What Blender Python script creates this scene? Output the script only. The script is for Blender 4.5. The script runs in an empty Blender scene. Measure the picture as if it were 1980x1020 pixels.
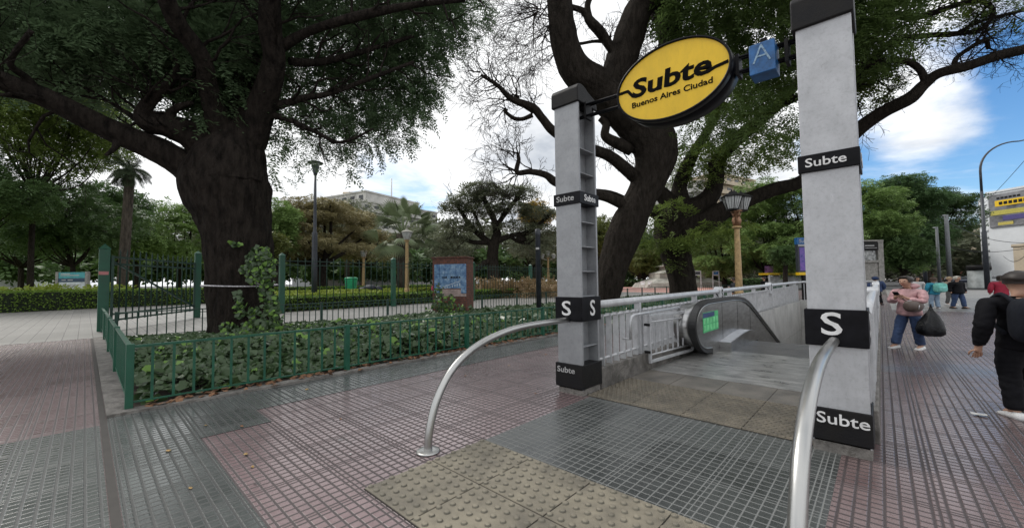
import bpy, bmesh, math, random
import numpy as np
from mathutils import Vector, Matrix
random.seed(7)
PI = math.pi
SC = bpy.context.scene
# ------------------------------------------------------------------ camera
YAW, PITCH, ROLL, FPX, CAMH = -.7486, .0422, -.0120, 767.07, 1.5
_cy, _sy, _cp, _sp, _cr, _sr = math.cos(YAW), math.sin(YAW), math.cos(PITCH), math.sin(PITCH), math.cos(ROLL), math.sin(ROLL)
_r0 = np.array([_cy, -_sy, 0]); _f0 = np.array([_sy, _cy, 0]); _up = np.array([0, 0, 1.])
CF = _cp*_f0 + _sp*_up
_u2 = -_sp*_f0 + _cp*_up
CR = _cr*_r0 + _sr*_u2; CU = -_sr*_r0 + _cr*_u2
cam = bpy.data.cameras.new("Camera"); camo = bpy.data.objects.new("Camera", cam)
SC.collection.objects.link(camo); SC.camera = camo
cam.sensor_width = 36; cam.lens = FPX/1980*36; cam.clip_end = 3000; cam.clip_start = .05
camo.matrix_world = Matrix([[CR[0], CU[0], -CF[0], 0], [CR[1], CU[1], -CF[1], 0], [CR[2], CU[2], -CF[2], CAMH], [0, 0, 0, 1]])
C0 = np.array([0, 0, CAMH])
# turn a pixel of the 1980-wide photograph into a direction or a point of the place
def ray(px, py): return CF + CR*(px-990)/FPX - CU*(py-510)/FPX
def at(px, py, D): return C0 + ray(px, py)*D
def G(px, py, z=0.):
    d = ray(px, py); return C0 + d*((z-CAMH)/d[2])
def onY(px, py, Y):
    d = ray(px, py); return C0 + d*(Y/d[1])
def onX(px, py, X):
    d = ray(px, py); return C0 + d*(X/d[0])
def pj(p):
    v = np.array(p)-C0; return 990+FPX*(v@CR)/(v@CF), 510-FPX*(v@CU)/(v@CF)
def dep(p): return float((np.array(p)-C0)@CF)
def base_at(px, D):                       # ground point seen in column px at depth D
    p = at(px, 530, D); return np.array([p[0], p[1], 0.])
def zat(px, py, p):                       # height over p of the pixel row py
    D = dep((p[0], p[1], CAMH)); return float(at(px, py, D)[2])
# ------------------------------------------------------------------ world: Nishita sky with a broken cloud layer
SUN_EL, SUN_AZ = math.radians(48), math.radians(-100)     # azimuth from +Y towards +X
W = bpy.data.worlds.new("World"); SC.world = W; W.use_nodes = True
nt = W.node_tree; nt.nodes.clear(); N = nt.nodes.new; L = nt.links.new
out = N('ShaderNodeOutputWorld'); mixs = N('ShaderNodeMixShader'); b1 = N('ShaderNodeBackground'); b2 = N('ShaderNodeBackground')
sky = N('ShaderNodeTexSky'); sky.sky_type = 'NISHITA'; sky.sun_disc = False
sky.sun_elevation = SUN_EL; sky.sun_rotation = SUN_AZ; sky.ozone_density = 3.5; sky.air_density = 1.0; sky.dust_density = .4
hs = N('ShaderNodeHueSaturation'); hs.inputs['Saturation'].default_value = 1.22; L(sky.outputs[0], hs.inputs['Color'])
L(hs.outputs[0], b1.inputs[0]); b1.inputs[1].default_value = .135
tc = N('ShaderNodeTexCoord'); sep = N('ShaderNodeSeparateXYZ'); L(tc.outputs['Generated'], sep.inputs[0])
def math_(op, a, b=None, c=None, t=nt):
    n = t.nodes.new('ShaderNodeMath'); n.operation = op
    for i, x in enumerate((a, b, c)):
        if x is None: continue
        if isinstance(x, (int, float)): n.inputs[i].default_value = x
        else: t.links.new(x, n.inputs[i])
    return n.outputs[0]
zz = math_('ADD', math_('MAXIMUM', sep.outputs[2], 0.0), .16)
cmb = N('ShaderNodeCombineXYZ'); L(math_('DIVIDE', sep.outputs[0], zz), cmb.inputs[0]); L(math_('DIVIDE', sep.outputs[1], zz), cmb.inputs[1])
def noise_(scale, detail, rough, vec, t=nt, dim='3D', dist=0):
    n = t.nodes.new('ShaderNodeTexNoise'); n.inputs['Scale'].default_value = scale; n.inputs['Detail'].default_value = detail
    n.inputs['Roughness'].default_value = rough; n.inputs['Distortion'].default_value = dist
    if vec is not None: t.links.new(vec, n.inputs['Vector'])
    return n.outputs[0]
n1 = noise_(.75, 8, .6, cmb.outputs[0], dist=.4)
n2 = noise_(.9, 7, .55, cmb.outputs[0], dist=.2)
def dirdot(px, py, lo, hi):
    d = ray(px, py); d = d/np.linalg.norm(d)
    v = N('ShaderNodeVectorMath'); v.operation = 'DOT_PRODUCT'; v.inputs[1].default_value = tuple(d); L(tc.outputs['Generated'], v.inputs[0])
    m = N('ShaderNodeMapRange'); m.interpolation_type = 'SMOOTHSTEP'; m.inputs[1].default_value = math.cos(math.radians(hi)); m.inputs[2].default_value = math.cos(math.radians(lo))
    L(v.outputs['Value'], m.inputs[0]); return m.outputs[0]
clear = math_('ADD', dirdot(1900, 300, 4, 22), math_('MULTIPLY', dirdot(760, 375, 1, 13), .75))
clear = math_('SUBTRACT', clear, math_('MULTIPLY', dirdot(1760, 215, 0, 6), .35))
clear = math_('ADD', clear, math_('MULTIPLY', dirdot(330, 190, 1, 10), .35))
clear = math_('SUBTRACT', clear, math_('MULTIPLY', dirdot(1830, 330, 0, 7), .25))
msk = N('ShaderNodeMapRange'); msk.interpolation_type = 'SMOOTHSTEP'
L(math_('SUBTRACT', n1, math_('MULTIPLY', clear, .36)), msk.inputs[0]); msk.inputs[1].default_value = .17; msk.inputs[2].default_value = .36
ramp = N('ShaderNodeValToRGB'); L(n2, ramp.inputs[0])
ramp.color_ramp.elements[0].position = .33; ramp.color_ramp.elements[0].color = (.44, .48, .54, 1)
ramp.color_ramp.elements[1].position = .50; ramp.color_ramp.elements[1].color = (.96, .97, .98, 1)
L(ramp.outputs[0], b2.inputs[0]); b2.inputs[1].default_value = 1.0
L(msk.outputs[0], mixs.inputs[0]); L(b1.outputs[0], mixs.inputs[1]); L(b2.outputs[0], mixs.inputs[2]); L(mixs.outputs[0], out.inputs[0])
sun = bpy.data.lights.new("Sun", 'SUN'); sun.energy = 1.6; sun.angle = math.radians(14); sun.color = (1, .96, .9)
so = bpy.data.objects.new("Sun", sun); SC.collection.objects.link(so)
sd = Vector((math.sin(SUN_AZ)*math.cos(SUN_EL), math.cos(SUN_AZ)*math.cos(SUN_EL), math.sin(SUN_EL)))
so.rotation_euler = sd.to_track_quat('Z', 'Y').to_euler()
SC.view_settings.view_transform = 'Standard'; SC.view_settings.look = 'None'; SC.view_settings.exposure = .32; SC.view_settings.gamma = 1
SC.cycles.max_bounces = 6; SC.cycles.diffuse_bounces = 3; SC.cycles.glossy_bounces = 3; SC.cycles.transmission_bounces = 6; SC.cycles.transparent_max_bounces = 8
SC.cycles.use_denoising = True
# ------------------------------------------------------------------ mesh helpers
def vunit(v):
    v = np.array(v, float); n = np.linalg.norm(v); return v/n if n > 1e-9 else v
def srgb(r, g, b):
    f = lambda c: (c/255/12.92) if c/255 <= .04045 else ((c/255+.055)/1.055)**2.4
    return (f(r), f(g), f(b))
class MB:
    def __init__(s): s.v = []; s.f = []; s.mi = []; s.sm = []
    def add(s, vs, fs, mi=0, smooth=False):
        o = len(s.v); s.v += [tuple(map(float, p)) for p in vs]
        for f in fs: s.f.append(tuple(i+o for i in f)); s.mi.append(mi); s.sm.append(smooth)
        return s
    def box(s, x0, x1, y0, y1, z0, z1, mi=0):
        vs = [(x, y, z) for z in (z0, z1) for y in (y0, y1) for x in (x0, x1)]
        return s.add(vs, [(0, 2, 3, 1), (4, 5, 7, 6), (0, 1, 5, 4), (2, 6, 7, 3), (0, 4, 6, 2), (1, 3, 7, 5)], mi)
    def bar(s, a, b, w, h, mi=0, up=(0, 0, 1)):   # box along a-b, width w sideways, h along up
        a = np.array(a, float); b = np.array(b, float); d = vunit(b-a); up = np.array(up, float)
        if abs(d@up) > .95: up = np.array([0, 1., 0]) if abs(d[1]) < .9 else np.array([1., 0, 0])
        r = vunit(np.cross(d, up)); u = np.cross(r, d)
        vs = [p + r*x*w/2 + u*y*h/2 for p in (a, b) for x, y in ((-1, -1), (1, -1), (1, 1), (-1, 1))]
        return s.add(vs, [(3, 2, 1, 0), (4, 5, 6, 7), (0, 1, 5, 4), (1, 2, 6, 5), (2, 3, 7, 6), (3, 0, 4, 7)], mi)
    def tube(s, pts, rad, n=10, mi=0, cap=True, rough=0, seed=0, smooth=True, ridge=0):
        pts = [np.array(p, float) for p in pts]
        if np.isscalar(rad): rad = [rad]*len(pts)
        vs = []; fs = []; ref = None; rs = np.random.RandomState(seed); ph = rs.rand(6)*7
        for i, p in enumerate(pts):
            d = vunit(pts[min(i+1, len(pts)-1)]-pts[max(i-1, 0)])
            if ref is None: ref = np.array([0, 0, 1.]) if abs(d[2]) < .9 else np.array([1., 0, 0])
            x = vunit(ref - d*(ref@d)); y = np.cross(d, x); ref = x
            for k in range(n):
                a = 2*PI*k/n; r = rad[i]
                if rough:
                    r *= 1 + rough*(math.sin(a*3+ph[0]+i*.23)*.45+math.sin(a*7+ph[1]-i*.31)*.35+math.sin(a*5+ph[2]+i*.5)*.3+(rs.rand()-.5)*.5)
                if ridge: r *= 1+ridge*(abs(math.sin(a*9+ph[3]+math.sin(i*.35+a*2)*1.3))+.7*abs(math.sin(a*16+ph[4]+math.sin(i*.6+a)*1.5))-1+.35*math.sin(i*.9+a*4+ph[5]))
                vs.append(p + (x*math.cos(a)+y*math.sin(a))*r)
        for i in range(len(pts)-1):
            for k in range(n):
                a = i*n+k; b = i*n+(k+1) % n; fs.append((a, b, b+n, a+n))
        s.add(vs, fs, mi, smooth)
        if cap:
            o = len(s.v)-len(vs)
            s.f.append(tuple(o+k for k in reversed(range(n)))); s.mi.append(mi); s.sm.append(False)
            s.f.append(tuple(o+(len(pts)-1)*n+k for k in range(n))); s.mi.append(mi); s.sm.append(False)
        return s
    def lathe(s, c, prof, n=20, mi=0, smooth=True, sx=1, sy=1):
        c = np.array(c, float); vs = []; fs = []
        for r, z in prof:
            for k in range(n):
                a = 2*PI*k/n; vs.append(c+np.array([r*math.cos(a)*sx, r*math.sin(a)*sy, z]))
        for i in range(len(prof)-1):
            for k in range(n):
                a = i*n+k; b = i*n+(k+1) % n; fs.append((a, b, b+n, a+n))
        fs.append(tuple(reversed(range(n)))); fs.append(tuple((len(prof)-1)*n+k for k in range(n)))
        return s.add(vs, fs, mi, smooth)
    def prism(s, poly, off, mi=0, smooth=False):   # poly: list of 3d points, off: extrusion vector
        n = len(poly); off = np.array(off, float); P = [np.array(p, float) for p in poly]
        vs = P+[p+off for p in P]
        fs = [tuple(reversed(range(n))), tuple(range(n, 2*n))]
        s.add(vs, fs, mi, False)
        o = len(s.v)-2*n
        for k in range(n):
            s.f.append((o+k, o+(k+1) % n, o+n+(k+1) % n, o+n+k)); s.mi.append(mi); s.sm.append(smooth)
        return s
    def ball(s, c, r, n=12, m=8, mi=0):
        c = np.array(c, float); r = np.array([r]*3 if np.isscalar(r) else r, float); vs = []; fs = []
        for i in range(m+1):
            t = PI*i/m
            for k in range(n): a = 2*PI*k/n; vs.append(c+r*np.array([math.sin(t)*math.cos(a), math.sin(t)*math.sin(a), math.cos(t)]))
        for i in range(m):
            for k in range(n): a = i*n+k; b = i*n+(k+1) % n; fs.append((a, a+n, b+n, b))
        return s.add(vs, fs, mi, True)
    def build(s, name, mats, parent=None, bevel=0):
        me = bpy.data.meshes.new(name); V = np.array(s.v, float)
        if parent is not None: V = V - np.array(parent.location)
        me.from_pydata(V.tolist(), [], s.f)
        if not isinstance(mats, (list, tuple)): mats = [mats]
        for m in mats: me.materials.append(m)
        me.polygons.foreach_set('material_index', s.mi); me.polygons.foreach_set('use_smooth', s.sm)
        bm = bmesh.new(); bm.from_mesh(me); bmesh.ops.recalc_face_normals(bm, faces=bm.faces); bm.to_mesh(me); bm.free()
        o = bpy.data.objects.new(name, me); SC.collection.objects.link(o)
        if parent is not None: o.parent = parent
        if bevel:
            b = o.modifiers.new('Bevel', 'BEVEL'); b.width = bevel; b.segments = 2; b.limit_method = 'ANGLE'
        return o
def tag(o, label=None, cat=None, group=None, kind=None):
    if label: o['label'] = label
    if cat: o['category'] = cat
    if group: o['group'] = group
    if kind: o['kind'] = kind
    return o
def thing(name, loc, label, cat, group=None):
    o = bpy.data.objects.new(name, None); SC.collection.objects.link(o); o.location = tuple(map(float, loc)); o.empty_display_size = .2
    return tag(o, label, cat, group)
def struct(name, mb, m, kind='structure'):
    return tag(mb.build(name, m), kind=kind)
def copy_tree(o, loc=None, rz=None, label=None, parent=None):
    c = o.copy(); SC.collection.objects.link(c); c.parent = parent
    if parent is None:
        if loc is not None: c.location = tuple(map(float, loc))
        if rz is not None: c.rotation_euler.z = rz
        if label: c['label'] = label
    for ch in o.children: copy_tree(ch, parent=c)
    return c
def np_mesh(name, V, F, mat, parent=None, smooth=False):   # V (n,3), F (m,k)
    me = bpy.data.meshes.new(name); V = np.asarray(V, np.float32)
    if parent is not None: V = V-np.array(parent.location, np.float32)
    m, k = F.shape
    me.vertices.add(len(V)); me.vertices.foreach_set('co', V.ravel())
    me.loops.add(m*k); me.loops.foreach_set('vertex_index', F.astype(np.int32).ravel())
    me.polygons.add(m); me.polygons.foreach_set('loop_start', np.arange(0, m*k, k, dtype=np.int32)); me.polygons.foreach_set('loop_total', np.full(m, k, np.int32))
    if smooth: me.polygons.foreach_set('use_smooth', np.ones(m, bool))
    me.update(calc_edges=True); me.materials.append(mat)
    o = bpy.data.objects.new(name, me); SC.collection.objects.link(o)
    if parent is not None: o.parent = parent
    return o
def cr_spline(pts, n=5):
    P = [np.array(p, float) for p in pts]; o = []
    for i in range(len(P)-1):
        p0, p1, p2, p3 = P[max(i-1, 0)], P[i], P[i+1], P[min(i+2, len(P)-1)]
        for k in range(n):
            u = k/n; o.append(.5*((2*p1)+(-p0+p2)*u+(2*p0-5*p1+4*p2-p3)*u*u+(-p0+3*p1-3*p2+p3)*u**3))
    o.append(P[-1]); return o
# ------------------------------------------------------------------ materials
def newmat(name):
    m = bpy.data.materials.new(name); m.use_nodes = True; t = m.node_tree; b = t.nodes['Principled BSDF']; return m, t, b
def mat(name, c, rough=.6, metal=0, var=.15, scale=6, bump=0, bscale=40, c2=None, stretch=(1, 1, 1), spec=.5, dirt=0, coat=0, bdist=.02):
    m, t, b = newmat(name)
    tcn = t.nodes.new('ShaderNodeTexCoord'); mp = t.nodes.new('ShaderNodeMapping'); mp.inputs['Scale'].default_value = stretch
    t.links.new(tcn.outputs['Object'], mp.inputs[0]); vec = mp.outputs[0]
    n = noise_(scale, 6, .65, vec, t)
    r = t.nodes.new('ShaderNodeValToRGB'); t.links.new(n, r.inputs[0])
    c = tuple(c[:3]); lo = c2 if c2 else tuple(x*(1-var*2) for x in c); hi = tuple(min(1, x*(1+var)) for x in c)
    r.color_ramp.elements[0].position = .32; r.color_ramp.elements[0].color = (*lo, 1)
    r.color_ramp.elements[1].position = .62; r.color_ramp.elements[1].color = (*hi, 1)
    col = r.outputs[0]
    if dirt:
        n3 = noise_(scale*6, 5, .8, vec, t); mr = t.nodes.new('ShaderNodeMapRange'); t.links.new(n3, mr.inputs[0])
        mr.inputs[1].default_value = .5; mr.inputs[2].default_value = .72; mr.inputs[3].default_value = 0; mr.inputs[4].default_value = dirt
        mx = t.nodes.new('ShaderNodeMix'); mx.data_type = 'RGBA'; t.links.new(mr.outputs[0], mx.inputs[0]); t.links.new(col, mx.inputs[6]); mx.inputs[7].default_value = (c[0]*.25, c[1]*.24, c[2]*.22, 1); col = mx.outputs[2]
    t.links.new(col, b.inputs['Base Color'])
    b.inputs['Metallic'].default_value = metal; b.inputs['Specular IOR Level'].default_value = spec; b.inputs['Coat Weight'].default_value = coat
    rr = math_('MULTIPLY_ADD', n, .25, rough-.12, t); t.links.new(rr, b.inputs['Roughness'])
    if bump:
        bn = noise_(bscale, 6, .7, vec, t); bp = t.nodes.new('ShaderNodeBump'); bp.inputs['Strength'].default_value = bump; bp.inputs['Distance'].default_value = bdist
        t.links.new(bn, bp.inputs['Height']); t.links.new(bp.outputs[0], b.inputs['Normal'])
    return m
def emat(name, c, strength):
    m, t, b = newmat(name); b.inputs['Base Color'].default_value = (*c, 1); b.inputs['Emission Color'].default_value = (*c, 1); b.inputs['Emission Strength'].default_value = strength; return m
def leafmat(name, c, c2, trans=.25, rough=.5, nscale=.4, spec=.2):
    m, t, b = newmat(name)
    g = t.nodes.new('ShaderNodeNewGeometry'); r = t.nodes.new('ShaderNodeValToRGB')
    tcn = t.nodes.new('ShaderNodeTexCoord'); n = noise_(nscale, 2, .5, tcn.outputs['Object'], t)
    f = math_('ADD', math_('MULTIPLY', g.outputs['Random Per Island'], .6), math_('MULTIPLY', n, .5), None, t)
    t.links.new(f, r.inputs[0]); r.color_ramp.elements[0].position = .25; r.color_ramp.elements[1].position = .85
    r.color_ramp.elements[0].color = (*c, 1); r.color_ramp.elements[1].color = (*c2, 1)
    t.links.new(r.outputs[0], b.inputs['Base Color']); b.inputs['Roughness'].default_value = rough; b.inputs['Specular IOR Level'].default_value = spec
    if trans:
        tr = t.nodes.new('ShaderNodeBsdfTranslucent'); t.links.new(r.outputs[0], tr.inputs[0]); mx = t.nodes.new('ShaderNodeMixShader'); mx.inputs[0].default_value = trans
        t.links.new(b.outputs[0], mx.inputs[1]); t.links.new(tr.outputs[0], mx.inputs[2]); t.links.new(mx.outputs[0], t.nodes['Material Output'].inputs[0])
    return m
def tilemat(name, c1, c2, groove, cell=.0741, gw=.23, rough=.3, tile=.593, stain=None, slabvar=.22):
    """ribbed cement tile: square cells cut by grooves, slabs with their own tone"""
    m, t, b = newmat(name); tcn = t.nodes.new('ShaderNodeTexCoord'); sp = t.nodes.new('ShaderNodeSeparateXYZ'); t.links.new(tcn.outputs['Object'], sp.inputs[0])
    def line(axis, size, w, off=0):
        f = math_('FRACT', math_('DIVIDE', math_('ADD', sp.outputs[axis], 100.+off, None, t), size, None, t), None, None, t)
        d = math_('ABSOLUTE', math_('SUBTRACT', f, .5, None, t), None, None, t)     # .5 at the joint
        mr = t.nodes.new('ShaderNodeMapRange'); mr.interpolation_type = 'SMOOTHSTEP'; t.links.new(d, mr.inputs[0]); mr.inputs[1].default_value = .5-w*.75; mr.inputs[2].default_value = .5-w*.25
        return mr.outputs[0]
    gr = math_('MAXIMUM', line(0, cell, gw), line(1, cell, gw), None, t)
    jt = math_('MAXIMUM', line(0, tile, gw/9), line(1, tile, gw/9), None, t)
    gj = math_('MAXIMUM', gr, jt, None, t)
    wn = t.nodes.new('ShaderNodeTexWhiteNoise'); wn.noise_dimensions = '2D'; cb = t.nodes.new('ShaderNodeCombineXYZ')
    for i in (0, 1): t.links.new(math_('FLOOR', math_('DIVIDE', math_('ADD', sp.outputs[i], 100., None, t), tile, None, t), None, None, t), cb.inputs[i])
    t.links.new(cb.outputs[0], wn.inputs['Vector'])
    big = noise_(.55, 5, .6, tcn.outputs['Object'], t); fine = noise_(70, 3, .8, tcn.outputs['Object'], t); mid = noise_(5, 5, .7, tcn.outputs['Object'], t)
    f = math_('ADD', math_('ADD', math_('MULTIPLY', wn.outputs[0], slabvar, None, t), math_('MULTIPLY', big, .5, None, t), None, t), math_('ADD', math_('MULTIPLY', fine, .25, None, t), math_('MULTIPLY', mid, .35, None, t), None, t), None, t)
    r = t.nodes.new('ShaderNodeValToRGB'); t.links.new(f, r.inputs[0]); r.color_ramp.elements[0].position = .40; r.color_ramp.elements[0].color = (*c1, 1); r.color_ramp.elements[1].position = .95; r.color_ramp.elements[1].color = (*c2, 1)
    mx = t.nodes.new('ShaderNodeMix'); mx.data_type = 'RGBA'; t.links.new(math_('MULTIPLY', gj, .9, None, t), mx.inputs[0]); t.links.new(r.outputs[0], mx.inputs[6]); mx.inputs[7].default_value = (*groove, 1)
    col = mx.outputs[2]
    vo = t.nodes.new('ShaderNodeTexVoronoi'); vo.inputs['Scale'].default_value = 2.6; t.links.new(tcn.outputs['Object'], vo.inputs['Vector'])
    sc_ = t.nodes.new('ShaderNodeSeparateColor'); t.links.new(vo.outputs['Color'], sc_.inputs[0])
    sp_ = t.nodes.new('ShaderNodeMapRange'); t.links.new(math_('SUBTRACT', vo.outputs['Distance'], math_('MULTIPLY', sc_.outputs[0], .075, None, t), None, t), sp_.inputs[0]); sp_.inputs[1].default_value = .012; sp_.inputs[2].default_value = -.012; sp_.inputs[3].default_value = 0; sp_.inputs[4].default_value = .6
    m3 = t.nodes.new('ShaderNodeMix'); m3.data_type = 'RGBA'; t.links.new(sp_.outputs[0], m3.inputs[0]); t.links.new(col, m3.inputs[6]); m3.inputs[7].default_value = (.03, .03, .03, 1); col = m3.outputs[2]
    if stain:
        for (x, y, rad, sc) in stain:
            vm = t.nodes.new('ShaderNodeVectorMath'); vm.operation = 'DISTANCE'; t.links.new(tcn.outputs['Object'], vm.inputs[0]); vm.inputs[1].default_value = (x, y, 0)
            dd = math_('ADD', vm.outputs['Value'], math_('MULTIPLY', mid, rad*1.2, None, t), None, t)
            mr = t.nodes.new('ShaderNodeMapRange'); t.links.new(dd, mr.inputs[0]); mr.inputs[1].default_value = rad*1.7; mr.inputs[2].default_value = rad*.9; mr.inputs[3].default_value = 0; mr.inputs[4].default_value = .6
            m2 = t.nodes.new('ShaderNodeMix'); m2.data_type = 'RGBA'; t.links.new(mr.outputs[0], m2.inputs[0]); t.links.new(col, m2.inputs[6]); m2.inputs[7].default_value = (*sc, 1); col = m2.outputs[2]
    t.links.new(col, b.inputs['Base Color'])
    ro = math_('ADD', math_('MULTIPLY', mid, .35, None, t), math_('ADD', math_('MULTIPLY', gj, .4, None, t), rough-.16, None, t), None, t); t.links.new(ro, b.inputs['Roughness'])
    b.inputs['Specular IOR Level'].default_value = .85
    bp = t.nodes.new('ShaderNodeBump'); bp.inputs['Strength'].default_value = .8; bp.inputs['Distance'].default_value = .0028
    hgt = math_('ADD', math_('MULTIPLY', gj, -1., None, t), math_('MULTIPLY', fine, .12, None, t), None, t); t.links.new(hgt, bp.inputs['Height']); t.links.new(bp.outputs[0], b.inputs['Normal'])
    return m
M = {}
M['red_tile'] = tilemat('red_tile', (.145, .098, .101), (.315, .235, .238), (.026, .018, .019), rough=.19)
M['red_walk'] = tilemat('red_walk', (.110, .073, .073), (.245, .182, .180), (.024, .016, .017), rough=.22, stain=[(.9, 9.6, .8, (.09, .11, .15)), (.2, 9.0, .5, (.09, .11, .15)), (2.2, 10.5, .7, (.08, .1, .14))])
M['dark_tile'] = tilemat('dark_tile', (.022, .025, .025), (.085, .092, .090), (.17, .175, .17), gw=.12, rough=.28)
M['dark_tile2'] = tilemat('dark_tile_worn', (.048, .054, .052), (.160, .174, .168), (.020, .023, .023), rough=.19)
M['grey_tile'] = tilemat('grey_tile', (.12, .116, .108), (.25, .243, .228), (.10, .096, .09), gw=.06, rough=.42, tile=1.2, cell=.3)
M['tactile'] = mat('tactile_cement', (.245, .218, .165), .55, var=.14, scale=2.2, bump=.45, bscale=90, c2=(.135, .122, .098), dirt=.25)
M['dirt_ring'] = mat('dirt_ring', (.13, .12, .092), .7)
M['tactile_far'] = mat('tactile_worn', (.17, .145, .11), .5, var=.2, scale=4, bump=.35, bscale=90, c2=(.10, .088, .07))
M['concrete'] = mat('concrete', (.27, .262, .245), .8, var=.2, scale=5, bump=.4, bscale=60, dirt=.5)
M['kerb'] = mat('kerb_concrete', (.19, .178, .165), .8, var=.25, scale=4, bump=.5, bscale=50, dirt=.6)
M['plate'] = mat('floor_plate_steel', (.47, .465, .45), .30, metal=.55, var=.25, scale=2.5, bump=.15, bscale=200, stretch=(1, 3, 1), dirt=.3)
M['plate_dark'] = mat('floor_plate_worn', (.16, .155, .15), .42, metal=.5, var=.2, scale=3, bump=.2, bscale=150)
M['silver'] = mat('silver_paint', (.47, .48, .50), .42, metal=.2, var=.07, scale=5, bump=.14, bscale=150, dirt=.28, stretch=(1, 1, .8))
M['greymetal'] = mat('dark_grey_steel', (.30, .31, .325), .40, metal=.3, var=.08, scale=4, bump=.08, bscale=150, dirt=.25)
M['galv'] = mat('galvanised_rail', (.56, .57, .59), .42, metal=.35, var=.08, scale=8, bump=.06, bscale=80, dirt=.2)
M['steel'] = mat('brushed_steel', (.47, .47, .46), .34, metal=1, var=.04, scale=2)
M['steelpanel'] = mat('steel_panel', (.42, .42, .42), .32, metal=.9, var=.15, scale=3, stretch=(1, 1, 5))
M['black'] = mat('black_enamel', (.006, .006, .008), .42, var=.3, scale=8, spec=.14)
M['ink'] = mat('black_print', (.004, .004, .004), .7, var=.1, spec=.05)
M['blackworn'] = mat('black_enamel_worn', (.009, .009, .010), .45, var=.5, scale=5, bump=.2, bscale=60, dirt=0, c2=(.018, .017, .016), spec=.14)
M['blackrub'] = mat('black_rubber', (.012, .012, .013), .35, var=.3)
M['white'] = mat('white_lettering', (.72, .72, .72), .5, var=.1)
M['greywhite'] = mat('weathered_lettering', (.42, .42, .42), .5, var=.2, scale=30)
M['yellow'] = mat('yellow_sign_face', (.76, .49, .010), .35, var=.05, scale=3, dirt=.10, stretch=(2, 2, .8))
M['blue'] = mat('blue_sign_face', (.015, .105, .29), .4, var=.25, scale=9, dirt=.2)
M['navy'] = mat('navy_steel', (.03, .035, .045), .45, var=.2)
M['green'] = mat('green_paint', (.009, .082, .046), .42, var=.12, scale=4, dirt=.15)
M['green_dark'] = mat('dark_green_paint', (.007, .040, .027), .5, var=.15, scale=4)
M['bark'] = mat('dark_bark', (.038, .031, .026), .92, var=.35, scale=3, bump=1.0, bscale=9, c2=(.010, .008, .007), stretch=(2.2, 2.2, .6), spec=.12, bdist=.25)
M['bark2'] = mat('grey_bark', (.036, .030, .025), .95, var=.35, scale=2.5, bump=1.0, bscale=7, c2=(.018, .015, .012), stretch=(2.2, 2.2, .6), spec=.12, bdist=.25)
M['bark3'] = mat('brown_bark', (.085, .072, .058), .95, var=.3, scale=3, bump=.8, bscale=10, stretch=(2, 2, .5), spec=.12, bdist=.25)
M['twig'] = mat('twig_bark', (.045, .038, .032), .95, var=.2)
M['soil'] = mat('soil', (.045, .032, .024), .95, var=.3, scale=8, bump=.8, bscale=30)
M['lawn'] = mat('lawn', (.17, .22, .04), .95, var=.25, scale=1.2, bump=.6, bscale=30)
M['asphalt'] = mat('asphalt', (.07, .07, .072), .8, var=.15, scale=2, bump=.4, bscale=60)
M['plaza'] = mat('pink_plaza', (.50, .27, .23), .7, var=.12, scale=.6)
M['stone'] = mat('monument_stone', (.36, .35, .31), .85, var=.18, scale=1.2, bump=.4, bscale=8)
M['gold'] = mat('gilt_paint', (.36, .25, .12), .42, metal=.4, var=.2, scale=8)
M['lampglass'] = mat('lamp_glass', (.50, .52, .52), .25, var=.1)
M['skin'] = mat('skin', (.46, .27, .19), .55, var=.08)
M['hair'] = mat('dark_hair', (.018, .011, .008), .5, var=.3, scale=40)
def scuff(m, col, sc=(3, 3, 9), thr=.60, amt=.55):
    t = m.node_tree; b = t.nodes['Principled BSDF']; src = b.inputs['Base Color'].links[0].from_socket
    tcn = t.nodes.new('ShaderNodeTexCoord'); mp = t.nodes.new('ShaderNodeMapping'); mp.inputs['Scale'].default_value = sc; mp.inputs['Rotation'].default_value = (.3, .2, .1); t.links.new(tcn.outputs['Object'], mp.inputs[0])
    n = noise_(1.6, 9, .78, mp.outputs[0], t, dist=1.2); mr = t.nodes.new('ShaderNodeMapRange'); t.links.new(n, mr.inputs[0]); mr.inputs[1].default_value = thr; mr.inputs[2].default_value = thr+.07; mr.inputs[3].default_value = 0; mr.inputs[4].default_value = amt
    mx = t.nodes.new('ShaderNodeMix'); mx.data_type = 'RGBA'; t.links.new(mr.outputs[0], mx.inputs[0]); t.links.new(src, mx.inputs[6]); mx.inputs[7].default_value = (*col, 1); t.links.new(mx.outputs[2], b.inputs['Base Color'])
scuff(M['silver'], (.25, .25, .26)); scuff(M['silver'], (.72, .73, .76), sc=(14, 14, 2), thr=.62, amt=.4)
scuff(M['tactile'], (.10, .09, .07), sc=(1.2, 1.2, 1), thr=.56, amt=.4); scuff(M['tactile_far'], (.07, .06, .05), sc=(1.5, 1.5, 1), thr=.55, amt=.5); scuff(M['kerb'], (.07, .065, .055), sc=(2, 2, 2), thr=.52, amt=.6)
scuff(M['plate'], (.30, .30, .30), sc=(1, 6, 1), thr=.5, amt=.5); scuff(M['galv'], (.30, .30, .30), sc=(6, 2, 6), thr=.58, amt=.5)
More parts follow.
